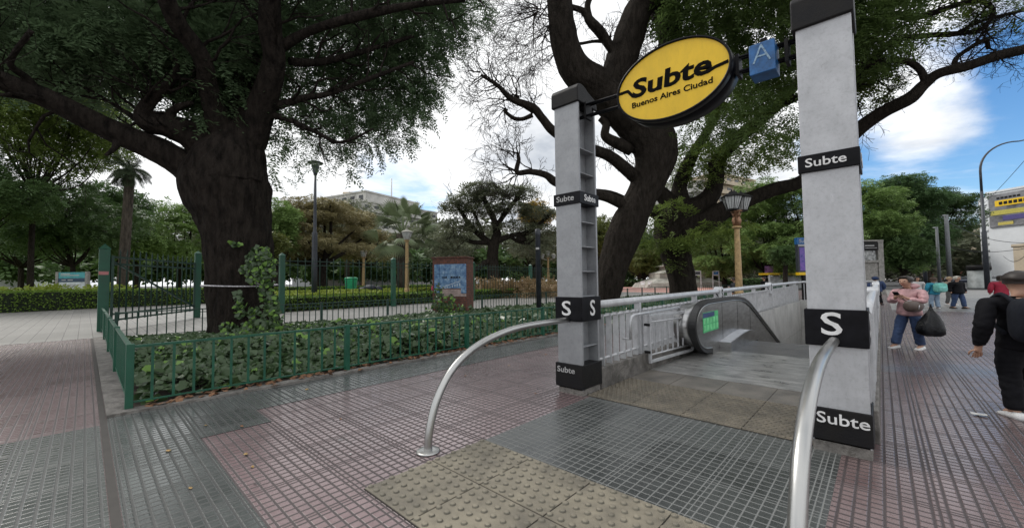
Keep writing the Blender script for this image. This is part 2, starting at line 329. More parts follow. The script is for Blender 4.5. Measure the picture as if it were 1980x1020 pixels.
# ------------------------------------------------------------------ GROUND
def sheet(name, rects, z, m, thick=None):
    b = MB()
    for x0, x1, y0, y1 in rects: b.add([(x0, y0, z), (x1, y0, z), (x1, y1, z), (x0, y1, z)], [(0, 1, 2, 3)])
    return struct(name, b, m)
HX0, HX1, HY0, HY1 = -2.93, -.20, 10.85, 23.6      # the stair opening
def holed(X0, X1, Y0, Y1): return [(X0, HX0, Y0, Y1), (HX1, X1, Y0, Y1), (HX0, HX1, Y0, HY0), (HX0, HX1, HY1, Y1)]
sheet('ground', holed(-700, 500, -200, 900), -.03, M['asphalt'])
sheet('lawn', [(-220, -22.6, 3.2, 44), (-220, -40, -60, 3.2), (-40, -30, -30, -2.6)], -.006, M['lawn'])
sheet('pavement', [(-6.5, HX0, .2, 60), (-40, HX0, -60, .2), (HX0, 9, -60, HY0), (HX0, HX1, HY1, 60), (HX1, 9, HY0, 60)], 0, M['red_tile'])
sheet('park_path', [(-60, -15.05, .2, 60)], -.001, M['grey_tile'])
sheet('plaza', [(-60, -15.06, 44, 75)], .003, M['plaza'])
sheet('far_pavement', [(-60, 9, -60, -60.1), (.3, 9, 24.5, 60)], .004, M['grey_tile'])
sheet('entrance_path', [(-45, -16.6, -20, .2)], .004, M['grey_tile'])
sheet('dark_paving', [(-6.5, 1.5, .2, .8), (-6.5, -4.92, .8, 1.42), (-6.5, -5.5, 1.42, 30), (-6.2, 6, -1.6, .14)], .004, M['dark_tile2'])
sheet('entrance_paving', [(-2.8, -.30, 2.6, 4.45)], .004, M['dark_tile'])
sheet('sidewalk', [(-.30, 9, .82, 24.5), (HX1, .3, 24.5, 60)], .0045, M['red_walk'])
b = MB(); b.box(-16.5, 4, .145, .195, -.02, .007)
struct('gutter', b, mat('gutter_joint', (.06, .055, .05), .8))
# tactile slabs: domes stand up from each slab
def tactile(x0, y0, nx, ny, nd, r, hgt, m, name, T=.593):
    b = MB()
    for i in range(nx):
        for j in range(ny):
            X = x0+i*T; Y = y0+j*T; g = .0055
            b.box(X+g, X+T-g, Y+g, Y+T-g, -.01, .011)
            for a in range(nd):
                for c in range(nd):
                    cx = X+T*(a+.5+(.25 if c % 2 else -.25)*.9)/nd; cy = Y+T*(c+.5)/nd
                    k = 8; rr = r*(1+random.uniform(-.08, .08))
                    vs = [(cx+rr*f*math.cos(2*PI*q/k), cy+rr*f*math.sin(2*PI*q/k), .011+h_*hgt) for f, h_ in ((1, 0), (.8, .75), (.45, 1)) for q in range(k)]
                    fs = [(u*k+q, u*k+(q+1) % k, (u+1)*k+(q+1) % k, (u+1)*k+q) for u in range(2) for q in range(k)]+[tuple(range(2*k, 3*k))]
                    b.add(vs, fs, 0, True)
                    for q_ in range(k): b.mi[-(2*k+1)+q_] = 1
    return struct(name, b, [m, M['dirt_ring']])
b = MB(); b.box(-2.81, -2.81+.593*8, 2.6-.593*2, 2.6, -.01, .006); b.box(-2.85, -2.85+.593*4, 4.46, 6.38, -.01, .006); struct('tile_bed', b, mat('joint_dirt', (.035, .032, .028), .9))
tactile(-2.81, 2.6-.593*2, 8, 2, 7, .0235, .014, M['tactile'], 'tactile_paving')
tactile(-2.85, 4.46, 4, 2, 9, .020, .009, M['tactile_far'], 'tactile_strip')
b = MB()
for i in range(4): b.box(-2.85+i*.593+.004, -2.85+(i+1)*.593-.004, 5.65, 6.38, -.01, .010)
struct('landing_slabs', b, mat('landing_cement', (.17, .155, .135), .5, var=.15, scale=3, bump=.3, bscale=90, c2=(.10, .093, .083)))
b = MB(); b.box(-2.85, -.24, 6.39, 9.08, -.01, .012)
for i in range(44): b.box(-2.8, -.30, 6.42+i*.06, 6.42+i*.06+.03, .012, .0155)
struct('landing_plate', b, M['plate'])
b = MB(); b.box(-2.35, -.24, 9.09, 10.0, -.01, .012); b.box(-2.35, -.24, 10.01, HY0, -.01, .012)
struct('comb_plate', b, M['plate_dark'])
# planter ground
sheet('planter_soil', [(-15.0, -6.62, .42, 60)], .02, M['soil'])
b = MB(); b.box(-6.66, -6.47, .2, 60, -.02, .035); b.box(-16.5, -6.66, .2, .41, -.02, .035); b.box(-15.18, -15.0, .41, 60, -.02, .035)
struct('kerb', b, M['kerb'])
# ------------------------------------------------------------------ lettering
def text(name, s, size, o, right, up, m, parent, bold=0, xs=1.0, align='CENTER', depth=.002, shear=0, spacing=1.0):
    cu = bpy.data.curves.new(name, 'FONT'); cu.body = s; cu.size = size; cu.align_x = align; cu.align_y = 'CENTER'
    cu.extrude = depth; cu.offset = bold; cu.shear = shear; cu.space_character = spacing; cu.resolution_u = 3
    ob = bpy.data.objects.new(name, cu); SC.collection.objects.link(ob)
    me = bpy.data.meshes.new_from_object(ob.evaluated_get(bpy.context.evaluated_depsgraph_get()))
    bpy.data.objects.remove(ob); bpy.data.curves.remove(cu)
    right = vunit(right); up = np.array(up, float); nrm = vunit(np.cross(right, up)); o = np.array(o, float)
    off = np.array(parent.location) if parent else 0
    for v in me.vertices:
        p = o+right*v.co.x*xs+up*v.co.y+nrm*v.co.z-off; v.co = tuple(p)
    me.materials.clear(); me.materials.append(m)
    ob = bpy.data.objects.new(name, me); SC.collection.objects.link(ob)
    if parent: ob.parent = parent
    return ob
XP, XN, YP, YN, ZP = (1, 0, 0), (-1, 0, 0), (0, 1, 0), (0, -1, 0), (0, 0, 1)
# ------------------------------------------------------------------ ENTRANCE ARCH
def arch_pillar(x0, x1, y0, zs, label, dx=0):
    """channel-section post: front and back flange, web, ribs in the open side; four black bands"""
    y1 = y0+.43; zb, ztop = zs['base']; t = thing('entrance_pillar', ((x0+x1)/2, y0+.2, 0), label, 'pillar', 'pillars of the station entrance')
    b = MB(); b.box(x0, x1, y0, y0+.035, zb-.02, zs['cap'][0]+.02); b.box(x0, x1, y1-.035, y1, zb-.02, zs['cap'][0]+.02); b.box(x0, x1-.15, y0+.035, y1-.035, zb-.02, zs['cap'][0]+.02)
    z = zb+.2
    while z < 3.5:
        if not (zs['cap'][0] < z): b.box(x1-.151, x1-.02, y0+.033, y1-.033, z, z+.014)
        z += .33
    for k in range(3): b.box(x1-.14, x1-.11, y0+.035, y0+.05, zb+.1+k*1.1, zb+.14+k*1.1)
    b.build('post', M['greymetal'] if zs.get('worn') else M['silver'], t, bevel=.006)  # left post gets a darker, evener grey than the silver right one
    b = MB(); b.box(x0+.0, x1+.0, y0, y1, -.02, zs['base'][0]+.01); b.build('plinth', M['kerb'], t, bevel=.012)
    b = MB(); b.box(x0-.035, x1+.012, y0-.022, y1+.03, zs['base'][0], zs['base'][1]); o = b.build('base_band', M['blackworn'], t, bevel=.008)
    yl, xm = y0-.026, (x0+x1)/2-.02
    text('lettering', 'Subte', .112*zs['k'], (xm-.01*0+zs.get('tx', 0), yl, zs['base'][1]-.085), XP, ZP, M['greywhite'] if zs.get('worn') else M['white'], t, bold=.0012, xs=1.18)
    b = MB(); b.box(x0-.022, x1+.015, y0-.022, y1+.03, *zs['S']); b.build('letter_band', M['black'], t, bevel=.008)
    text('lettering', 'S', .27, (xm-.01, yl, sum(zs['S'])/2+(.025 if not zs.get('worn') else .0)), XP, ZP, M['white'], t, bold=.003, xs=1.3)
    text('lettering', 'S', .29, (x1+.019, (y0+y1)/2+.02, sum(zs['S'])/2+.0), YP, ZP, M['white'], t, bold=.004, xs=1.0)
    b = MB(); b.box(x0-.022, x1+.015, y0-.022, y1+.03, *zs['sub']); b.build('name_band', M['black'], t, bevel=.006)
    text('lettering', 'Subte', .108, (xm, yl, sum(zs['sub'])/2), XP, ZP, M['greywhite'] if zs.get('worn') else M['white'], t, bold=.0012, xs=1.18)
    text('lettering', 'Subte', .118, (x1+.019, (y0+y1)/2+.01, sum(zs['sub'])/2), YP, ZP, M['white'], t, bold=.002, xs=1.05)
    b = MB(); c0, c1 = zs['cap']; P = [(x0-.03, y0-.03, c0)]
    prof = [(y0-.03, c0), (y0-.03, c1-.06), (y0-.0, c1-.01), (y0+.06, c1)]+[(y0+.06+.2*math.sin(a), c1-.14+.14*math.cos(a)) for a in (.3, .6, .9)]+[(y1+.0, c1-.12), (y1+.03, c1-.2), (y1+.03, c0)]
    b.prism([(x0-.03, y, z) for y, z in prof], (x1-x0+.05, 0, 0)); b.build('cap', M['blackworn'], t, bevel=.012)
    return t
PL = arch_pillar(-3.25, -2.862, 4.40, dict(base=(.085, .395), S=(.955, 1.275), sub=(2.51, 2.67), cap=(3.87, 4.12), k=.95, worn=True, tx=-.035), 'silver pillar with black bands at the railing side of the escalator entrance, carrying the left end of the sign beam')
PR = arch_pillar(-.492, -.103, 4.38, dict(base=(.105, .378), S=(.908, 1.222), sub=(2.43, 2.585), cap=(3.745, 4.06), k=1.18, tx=.035), 'silver pillar with black bands nearest the camera, beside the brown tiled walkway')
t = thing('sign_beam', (-1.6, 4.6, 3.7), 'paired black tubes spanning the two entrance pillars behind the yellow sign', 'beam')
for i, (yy, dz) in enumerate(((4.55, 0), (4.66, .03), (4.55, -.15), (4.66, -.12))):
    b = MB(); b.tube([(-3.0, yy, 3.865+dz), (-.3, yy, 3.745+dz)], .016, 8); b.build('tube', M['black'], t)
b = MB()
for x in (-2.85, -2.35, -1.02, -.9, -.6): b.box(x, x+.03, 4.53, 4.68, 3.85+(x+3)*-.045-.17, 3.85+(x+3)*-.045+.05)
b.build('clamp', M['blackworn'], t)
# oval station sign
t = thing('station_sign', (-1.65, 4.5, 3.72), 'big oval yellow sign reading Subte Buenos Aires Ciudad in a black drum rim', 'sign')
ca, cb_, sx, sz, yf = .615, .412, -1.655, 3.715, 4.40
el = lambda r, y, n=72: [(sx+(ca+r)*math.cos(2*PI*k/n), y, sz+(cb_+r)*math.sin(2*PI*k/n)) for k in range(n)]
b = MB(); n = 72; rings = [el(-.004, yf+.005), el(.0, yf-.018), el(.018, yf-.02), el(.022, yf), el(.022, yf+.07), el(.012, yf+.075), el(.012, yf+.09), el(.022, yf+.095), el(.022, yf+.30), el(0, yf+.31)]
vs = [p for r in rings for p in r]; fs = [(i*n+k, i*n+(k+1) % n, (i+1)*n+(k+1) % n, (i+1)*n+k) for i in range(len(rings)-1) for k in range(n)]
fs.append(tuple(range((len(rings)-1)*n, len(rings)*n))); b.add(vs, fs, 0, True); b.build('rim', M['black'], t)
b = MB(); b.prism(el(-.003, yf), (0, .03, 0)); b.build('face', M['yellow'], t)
P0 = onY(1222, 176, yf); P1 = onY(1376, 139, yf); wS = P1[0]-P0[0]
lt = text('lettering', 'Subte', .285, ((P0[0]+P1[0])/2-.0, yf-.003, 3.765), XP, ZP, M['ink'], t, bold=.0085, xs=1.0, spacing=1.0, shear=.08)
xs_ = [v.co.x for v in lt.data.vertices]; k_ = wS/(max(xs_)-min(xs_)); cx_ = (max(xs_)+min(xs_))/2
for v in lt.data.vertices: v.co.x = cx_+(v.co.x-cx_)*k_
zb_ = (onY(1240, 184, yf)[2]+onY(1362, 147, yf)[2])/2; z0_ = min(v.co.z for v in lt.data.vertices)+t.location.z
for v in lt.data.vertices: v.co.z += zb_-z0_
P2 = onY(1222, 190, yf); P3 = onY(1378, 149, yf)
l2 = text('lettering', 'Buenos Aires Ciudad', .092, ((P2[0]+P3[0])/2, yf-.003, zb_-.085), XP, ZP, M['ink'], t, bold=.0015)
xs_ = [v.co.x for v in l2.data.vertices]; k_ = (P3[0]-P2[0])/(max(xs_)-min(xs_)); cx_ = (max(xs_)+min(xs_))/2
for v in l2.data.vertices: v.co.x = cx_+(v.co.x-cx_)*k_
def ribbon(pts, w, m, name, parent, y):
    b = MB()
    for i in range(len(pts)-1): b.bar((pts[i][0], y, pts[i][1]), (pts[i+1][0], y, pts[i+1][1]), .004, w, up=(0, 0, 1))
    for p in pts[1:-1]: b.prism([(p[0]+w/2*math.cos(a*PI/4), y-.0021, p[1]+w/2*math.sin(a*PI/4)) for a in range(8)], (0, .0042, 0))
    return b.build(name, m, parent)
zb_ += .012
ribbon([(sx-ca+.01, zb_+.10), (P0[0]-.05, zb_+.10), (P0[0]+.01, zb_+.02), (P0[0]+.05, zb_+.004), (P0[0]+.12, zb_+.004)], .034, M['ink'], 'logo_stroke', t, yf-.0045)
ribbon([(P1[0]-.11, zb_+.004), (P1[0]-.03, zb_+.008), (P1[0]+.03, zb_+.03), (sx+ca-.012, zb_+.045)], .034, M['ink'], 'logo_stroke', t, yf-.0045)
# blue line box
t = thing('line_sign', (-.76, 4.5, 3.63), 'small weathered blue box sign with pale letter A beside the yellow oval', 'sign')
b = MB(); b.box(-.872, -.655, 4.40, 4.62, 3.475, 3.775); b.build('box', M['blue'], t, bevel=.008)
text('lettering', 'A', .26, (-.765, 4.397, 3.655), XP, ZP, mat('faded_pale_paint', (.22, .34, .46), .6, var=.35, scale=40), t, bold=-.004, xs=.95)
b = MB(); b.box(-.79, -.735, 4.5, 4.58, 3.775, 3.86); b.build('bracket', M['black'], t)
# curved steel barriers
def hoop(x, y1, z1, y0, label, xe=None, r=.045):
    t = thing('curved_barrier', (x, y0, 0), label, 'handrail', 'curved steel barriers flanking the entrance')
    pts = cr_spline([(x, y, z*z1/.975) if xe is None else (x+(xe-x)*(y-2.1)/2.3, y, z*z1/.975) for y, z in ((2.10, 0), (2.115, .18), (2.20, .43), (2.37, .656), (2.63, .815), (3.0, .92), (3.5, .972), (y1, .972))], 6)
    b = MB(); b.tube(pts, r, 18, cap=True); b.build('rail', M['steel'], t)
    b = MB(); b.lathe((x, y0, 0.004), [(.105, 0), (.105, .008), (.095, .014), (.05, .016)], 28); b.build('flange', M['steel'], t)
hoop(-2.99, 4.40, .975, 2.10, 'curved stainless steel barrier rail with round foot, joined to the far entrance pillar', xe=-3.08, r=.036)
hoop(-.315, 4.38, .955, 2.10, 'large curved stainless steel barrier rail joined to the pillar nearest the camera', r=.039)
# ------------------------------------------------------------------ STAIR WELL
def well(name, label, boxes, m):
    b = MB()
    for q in boxes: b.box(*q)
    o = b.build(name, m, bevel=.01); tag(o, label, 'wall'); return o
M['wellwall'] = mat('rendered_panel', (.46, .455, .44), .65, var=.1, scale=1.5, dirt=.3)
well('retaining_wall', 'low concrete kerb wall carrying the silver railing beside the planter side of the escalator', [(-3.06, -2.855, 4.86, 9.6, -.02, .29), (-3.06, -2.932, 9.6, HY1, -5, .40)], M['kerb'])
tw = thing('stair_wall', (-2.9, 17, 0), 'pale panelled wall lining the escalator shaft below the railing', 'wall')
for k in range(6):
    y0 = 11.0+k*2.1
    for z0, z1 in ((-1.0, .37), (-2.45, -1.02), (-4.9, -2.47)):
        b = MB(); b.box(-2.93, -2.90, y0, min(y0+2.08, HY1-.02), z0, z1); b.build('panel', M['wellwall'], tw)
well('stair_wall', 'concrete wall lining the escalator shaft on the sidewalk side', [(-.215, -.06, HY0, HY1, -5, .30), (-.215, -.06, 4.86, HY0, -.02, .30)], M['kerb'])
well('stair_end_wall', 'end wall of the escalator shaft under the far railing', [(-2.93, -.22, HY1, HY1+.2, -5, .40)], M['wellwall'])
b = MB(); b.box(-2.93, -.22, HY0, HY1, -5.1, -5); struct('shaft_floor', b, M['kerb'])
b = MB()
for k in range(16): b.box(-2.22, -.25, HY0+k*.62, HY0+(k+1)*.62, -.32*(k+1)-.25, -.32*(k+1)+.02)
tag(b.build('escalator_steps', mat('step_metal', (.10, .10, .10), .5, metal=.6)), 'dark metal steps going down between the escalator sides', 'escalator steps')
def railing(x, y0, y1, label, side, S=None):
    t = thing('railing', (x, y0, 0), label, 'railing', 'silver railings around the escalator shaft')
    zt = lambda y: 1.15+.006*(y-5)
    yl = y1
    b = MB(); b.tube([(x, y, zt(y)) for y in np.linspace(y0, y1, 8)]+[(x, y1+.05, zt(y1)-.05)], .055, 14); b.build('top_rail', M['galv'], t)
    for dz, nm in ((-.17, 'upper_rail'), (-.77, 'lower_rail')):
        b = MB(); b.tube([(x, y, zt(y)+dz) for y in (y0+.05, y1)], .02, 8); b.build('rail', M['galv'], t)
    b = MB(); y = y0+.18
    while y < y1: b.box(x-.045, x+.045, y-.007, y+.007, .29, zt(y)-.14); y += .21
    b.build('slats', M['galv'], t)
    y = y0+1.35
    while y < y1+.1:
        b = MB(); b.box(x-.05, x+.05, y-.03, y+.03, .2, zt(y)-.04); b.build('upright', M['galv'], t, bevel=.006); y += 2.7
    if S:
        for yy in S:
            z = zt(yy); pr = [(x+side*0+.0, yy-.12, z-.30), (x, yy-.12, z+.02)]+[(x, yy-.12*math.cos(a), z+.02+.09*math.sin(a)) for a in np.linspace(.3, PI-.3, 7)]+[(x, yy+.12, z+.02), (x, yy+.12, z-.30)]
            b = MB(); b.prism([(x-.085, p[1], p[2]) for p in pr], (.17, 0, 0)); pp = b.build('badge_plate', M['galv'], t, bevel=.01)
            text('lettering', 'S', .30, (x+.088, yy, z-.08), YP, ZP, M['black'], t, bold=.006, xs=.9)
            text('lettering', 'S', .22, (x, yy-.1215, z-.10), XP, ZP, M['black'], t, bold=.006, xs=.6)
    return t
railing(-2.95, 4.85, 23.2, 'long silver slatted railing on the planter side of the escalator shaft', 1, S=(10.65, 16.6))
railing(-.13, 4.85, 23.2, 'silver slatted railing behind the nearest pillar on the sidewalk side of the shaft', -1, S=(10.65, 16.6))
t = thing('railing', (-1.5, HY1, 0), 'short silver railing closing the far end of the escalator shaft', 'railing', 'silver railings around the escalator shaft')
b = MB(); b.tube([(-2.95, HY1-.3, 1.24), (-2.8, HY1+.05, 1.27), (-.3, HY1+.05, 1.27), (-.13, HY1-.3, 1.24)], .05, 10); b.build('top_rail', M['galv'], t)
b = MB()
for k in range(16): b.box(-2.75+k*.16, -2.74+k*.16+.01, HY1+.0, HY1+.09, .4, 1.2)
b.build('slats', M['galv'], t)
# inner loop rail
b = MB(); b.tube([(-2.80, 5.62, .60), (-2.80, 5.62, .86), (-2.80, 5.66, .93), (-2.80, 5.76, .955), (-2.80, 7.6, .965)], .022, 10)
b.tube([(-2.80, 5.62, .60), (-2.93, 5.62, .60)], .015, 8); b.tube([(-2.80, 7.6, .965), (-2.95, 7.6, .965)], .015, 8)
tag(b.build('inner_handrail', M['galv']), 'bent silver handrail loop fixed inside the slatted railing by the far pillar', 'handrail')
# folded gate
t = thing('barrier_gate', (-2.80, 6.25, 0), 'silver barred gate folded back against the railing beside the escalator', 'gate')
a0, a1 = np.array([-2.79, 6.27, 0]), np.array([-2.72, 8.02, 0]); gz = lambda p, z: (p[0], p[1], z)
b = MB()
for z in (.165, .90): b.bar(gz(a0, z), gz(a1, z-.03), .035, .05)
for p in (a0, a1): b.bar(gz(p, .14), gz(p, .925), .045, .045)
b.build('frame', M['galv'], t, bevel=.006)
b = MB()
for z in (.27, .80): b.tube([gz(a0, z), gz(a1, z-.03)], .014, 8)
b.build('crossbar', M['galv'], t)
b = MB()
for k in range(1, 8): p = a0+(a1-a0)*k/8; b.bar(gz(p, .27), gz(p, .80), .03, .012, up=(0, 1, 0))
b.build('grille', M['galv'], t)
for zh in (.30, .74): b = MB(); b.box(-2.86, -2.77, 6.22, 6.26, zh, zh+.04); b.build('hinge', M['blackworn'], t)
# escalator
t = thing('escalator', (-2.5, 9, 0), 'escalator side with black handrail, steel panel and green notice going down under the street', 'escalator')
prof = [(8.35, .10), (8.0, .13), (7.70, .24), (7.50, .42), (7.42, .62), (7.50, .82), (7.72, .97), (8.05, 1.045), (8.5, 1.06), (9.9, 1.055), (10.5, 1.03), (11.0, .97), (11.5, .84), (12.0, .66), (15.0, -.50), (19.5, -2.3)]
def sm(pr, n=4):
    o = []
    for i in range(len(pr)-1):
        p0 = np.array(pr[max(i-1, 0)]); p1 = np.array(pr[i]); p2 = np.array(pr[i+1]); p3 = np.array(pr[min(i+2, len(pr)-1)])
        for k in range(n):
            u = k/n; o.append(tuple(.5*((2*p1)+(-p0+p2)*u+(2*p0-5*p1+4*p2-p3)*u*u+(-p0+3*p1-3*p2+p3)*u**3)))
    o.append(tuple(pr[-1])); return o
pf = sm(prof)
def inset(pr, d):
    o = []
    for i, p in enumerate(pr):
        a = np.array(pr[max(i-1, 0)]); c = np.array(pr[min(i+1, len(pr)-1)]); tt = (c-a)/max(1e-6, np.linalg.norm(c-a)); o.append((p[0]+tt[1]*d, p[1]-tt[0]*d))
    return o
def esc_side(xi, s):   # xi = inner face x, s = direction away from the steps
    b = MB(); o1 = inset(pf, -.03); i1 = inset(pf, .035)
    vs = []; n = len(pf)
    for (y, z), (y2, z2) in zip(o1, i1): vs += [(xi+s*-.015, y2, z2), (xi+s*-.015, y, z), (xi+s*.10, y, z), (xi+s*.10, y2, z2)]
    fs = [(i*4+k, i*4+(k+1) % 4, (i+1)*4+(k+1) % 4, (i+1)*4+k) for i in range(n-1) for k in range(4)]+[(0, 1, 2, 3), tuple((n-1)*4+k for k in range(4))]
    b.add(vs, fs, 0, False); b.build('handrail', M['blackrub'], t)
    i2 = inset(pf, .055); b = MB(); b.tube([(xi+s*.0, y, z) for y, z in i2], .014, 8); b.build('trim', M['steel'], t)
    i3 = inset(pf, .06); poly = [(xi+s*.02, y, z) for y, z in i3]+[(xi+s*.02, 19.5, -3.3), (xi+s*.02, 15, -1.6), (xi+s*.02, 11.5, 0), (xi+s*.02, 8.5, 0)]
    b = MB(); b.prism(poly, (s*.04, 0, 0)); b.build('side_panel', M['steelpanel'], t)
    for yy in (9.15, 10.35, 11.55): b = MB(); b.box(xi+s*.02-.002, xi+s*.02+.002, yy, yy+.012, .1 if yy < 11 else 0, .98 if yy < 11 else .75); b.build('panel_joint', M['blackworn'], t)
for s, xi in ((-1, -2.46), (1, -.55)):
    esc_side(xi, s)
i4 = inset(pf, .05); b = MB(); b.prism([(-2.57, y+.0, z) for y, z in i4]+[(-2.57, 19.5, -4), (-2.57, 11, -.3), (-2.57, 8.4, -.0)], (-.30, 0, 0), smooth=True); b.build('outer_casing', M['steelpanel'], t)
def deck(xa, xb):
    pr = sm([(8.88, .20), (9.6, .265), (10.4, .30), (11.0, .22), (11.6, .02), (13, -.55), (19, -2.9)], 3)
    b = MB(); b.prism([(xa, y, z) for y, z in pr]+[(xa, 19, -3.4), (xa, 11.2, 0.0), (xa, 8.88, 0.0)], (xb-xa, 0, 0)); b.build('skirt_deck', M['steelpanel'], t, bevel=.006)
    b = MB(); vs = []; pr = pr[:12]
    for y, z in pr: vs += [(xa+.01, y, z+.004), (xb-.01, y, z+.004)]
    b.add(vs, [(2*i, 2*i+1, 2*i+3, 2*i+2) for i in range(len(pr)-1)]); b.build('deck_top', mat('deck_top_steel', (.62, .63, .66), .45, metal=.3, var=.08), t)
deck(-2.49, -2.26); deck(-.72, -.52)
q = [onX(1363, 606, -2.44), onX(1392, 598, -2.44), onX(1393, 634, -2.44), onX(1365, 645, -2.44)]
ya, yb = q[0][1], q[1][1]; z1, z0 = (q[0][2]+q[1][2])/2, (q[2][2]+q[3][2])/2
b = MB(); b.box(-2.479, -2.476, ya, yb, z0, z1); b.build('notice', mat('green_notice', (.10, .55, .22), .5, var=.08), t)
b = MB(); b.box(-2.4755, -2.4735, ya, yb-.25, z1-.10, z1-.01); b.build('notice_header', mat('notice_blue', (.05, .08, .2), .5), t)
b = MB(); w_ = (yb-ya)/5
for r_ in range(2):
    for c_ in range(5):
        yy = ya+c_*w_; zz_ = z0+.02+r_*(z1-z0-.12)/2; b.box(-2.4755, -2.4735, yy+.03, yy+w_-.03, zz_+.012, zz_+(z1-z0-.12)/2-.012)
b.build('notice_pictograms', mat('notice_pale', (.22, .75, .34), .5), t)
# ------------------------------------------------------------------ FENCES
def low_fence(p, q, label, step=2.65, h=.775, nb=13, z0=.03, m='green', group='low green planter fences', post=.075, barw=.028, first=True):
    p = np.array([*p, 0.]); q = np.array([*q, 0.]); Ltot = np.linalg.norm(q-p); d = (q-p)/Ltot
    t = thing('low_fence', p, label, 'fence', group)
    n = max(1, int(round(Ltot/step))); st = Ltot/n
    for k in range(0 if first else 1, n+1):
        c = p+d*st*k; b = MB(); b.box(c[0]-post/2, c[0]+post/2, c[1]-post/2, c[1]+post/2, 0, h+.02); b.build('post', M[m], t, bevel=.004)
    up = (0, 0, h-.012)
    b = MB(); b.bar(p+up, q+up, .045, .028); b.build('top_rail', M[m], t)
    b = MB(); b.bar(p+(0, 0, .10), q+(0, 0, .10), .02, .02); b.build('bottom_rail', M[m], t)
    b = MB(); N_ = n*nb
    for k in range(N_):
        if k % nb == 0: continue
        c = p+d*Ltot*k/N_; b.bar((c[0], c[1], .09), (c[0], c[1], h-.02), barw, .014, up=(1, 0, 0) if abs(d[1]) > .5 else (0, 1, 0))
    b.build('grille', M[m], t); return t
low_fence((-6.65, .39), (-6.65, 45.4), 'long low green fence between the ivy bed and the wet pavement')
low_fence((-6.69, .39), (-18.6, .41), 'low green fence on the short side of the ivy bed, ending at the gate post', step=2.9, nb=16, first=False)
low_fence((-15.1, .60), (-15.1, 46), 'low green fence behind the ivy bed along the park path', m='green_dark')
low_fence((-15.1, 46), (-6.7, 46), 'low green fence across the far end of the planter', m='green_dark', step=2.8)
def tall_fence(pts, label, h=2.72, bar=.36, post=.23, name='tall_fence', ph=.2, skip=False, gap=None):
    t = thing(name, (*pts[0], 0), label, 'fence', 'tall green park fence')
    for i, p in enumerate(pts):
        b = MB(); s = post/2; H = h+ph; b.box(p[0]-s, p[0]+s, p[1]-s, p[1]+s, 0, H)
        b.add([(p[0]-s-.02, p[1]-s-.02, H), (p[0]+s+.02, p[1]-s-.02, H), (p[0]+s+.02, p[1]+s+.02, H), (p[0]-s-.02, p[1]+s+.02, H), (p[0], p[1], H+.13)], [(0, 1, 4), (1, 2, 4), (2, 3, 4), (3, 0, 4), (3, 2, 1, 0)])
        b.build('post', M['green'], t)
    for i in range(len(pts)-1):
        a = np.array([*pts[i], 0.]); c = np.array([*pts[i+1], 0.]); L_ = np.linalg.norm(c-a); n = int(L_/bar); d = (c-a)/L_
        b = MB()
        for z in (h-.28, h-.07, .25): b.bar(a+(0, 0, z), c+(0, 0, z), .04, .035)
        for k in range(1, n):
            p = a+d*L_*k/n; b.tube([(p[0], p[1], .12), (p[0], p[1], h+.02), (p[0], p[1], h+.12)], [.022, .022, .003], 6)
        b.build('panel', M['green_dark'], t)
    return t
tall_fence([(-23.0, 3.52), (-22.1, 6.75), (-22.3, 13.1), (-22.9, 20.2), (-24.2, 28.6), (-25.5, 37.5), (-26.5, 44)], 'tall green park fence of pointed bars running behind the hedge-lined path')
t = thing('gate_post', (-18.9, .43, 0), 'square dark green gate post with a scrap of pink sticker', 'gate post')
b = MB(); s = .135; X, Y = -18.95, .43; b.box(X-s, X+s, Y-s, Y+s, 0, 2.72); b.build('post', M['green'], t, bevel=.01)
b = MB(); b.add([(X-s-.02, Y-s-.02, 2.72), (X+s+.02, Y-s-.02, 2.72), (X+s+.02, Y+s+.02, 2.72), (X-s-.02, Y+s+.02, 2.72), (X, Y, 2.9)], [(0, 1, 4), (1, 2, 4), (2, 3, 4), (3, 0, 4), (3, 2, 1, 0)]); b.build('cap', M['green'], t)
b = MB(); b.box(X+s, X+s+.004, Y-.13, Y+.10, 1.86, 1.97); b.build('sticker', mat('pink_sticker', (.5, .2, .2), .6), t)
t = thing('park_gate', (-18.7, .6, 0), 'open green barred gate leaf with a diagonal brace between two tall posts', 'gate')
a = np.array([-18.75, .62, 0]); c = np.array([-22.9, 3.4, 0]); b = MB()
for z in (2.45, 2.22, .55, .35): b.bar(a+(0, 0, z), c+(0, 0, z), .05, .06)
b.bar(a+(0, 0, .4), a+(0, 0, 2.5), .07, .07); b.bar(c+(0, 0, .4), c+(0, 0, 2.5), .07, .07); b.bar(a+(0, 0, 2.3), c+(0, 0, .5), .05, .06); b.build('frame', M['green_dark'], t)
b = MB()
for k in range(1, 15): p = a+(c-a)*k/15; b.tube([(p[0], p[1], .3), (p[0], p[1], 2.62), (p[0], p[1], 2.75)], [.024, .024, .003], 6)
b.build('grille', M['green_dark'], t)
# ------------------------------------------------------------------ VEGETATION helpers
M['leaf_t1'] = leafmat('tipa_leaf', (.034, .070, .038), (.110, .170, .085), .45)
M['leaf_t1b'] = leafmat('tipa_leaf_dark', (.028, .058, .018), (.090, .140, .040), .42)
M['leaf_t2'] = leafmat('tipa_leaf_fresh', (.055, .095, .020), (.150, .210, .050), .35)
M['leaf_dark'] = leafmat('dark_leaf', (.024, .050, .020), (.080, .135, .048), .25)
M['leaf_olive'] = leafmat('olive_leaf', (.050, .068, .018), (.120, .140, .040), .3)
M['leaf_big'] = leafmat('layered_leaf', (.055, .115, .032), (.190, .285, .090), .25)
M['leaf_mid'] = leafmat('bluish_leaf', (.032, .072, .030), (.105, .180, .075), .25)
M['leaf_grey'] = leafmat('grey_green_leaf', (.070, .088, .055), (.170, .190, .120), .3)
M['leaf_autumn'] = leafmat('autumn_leaf', (.105, .115, .050), (.25, .22, .11), .3)
M['leaf_yellow'] = leafmat('yellow_leaf', (.20, .13, .015), (.36, .25, .04), .35)
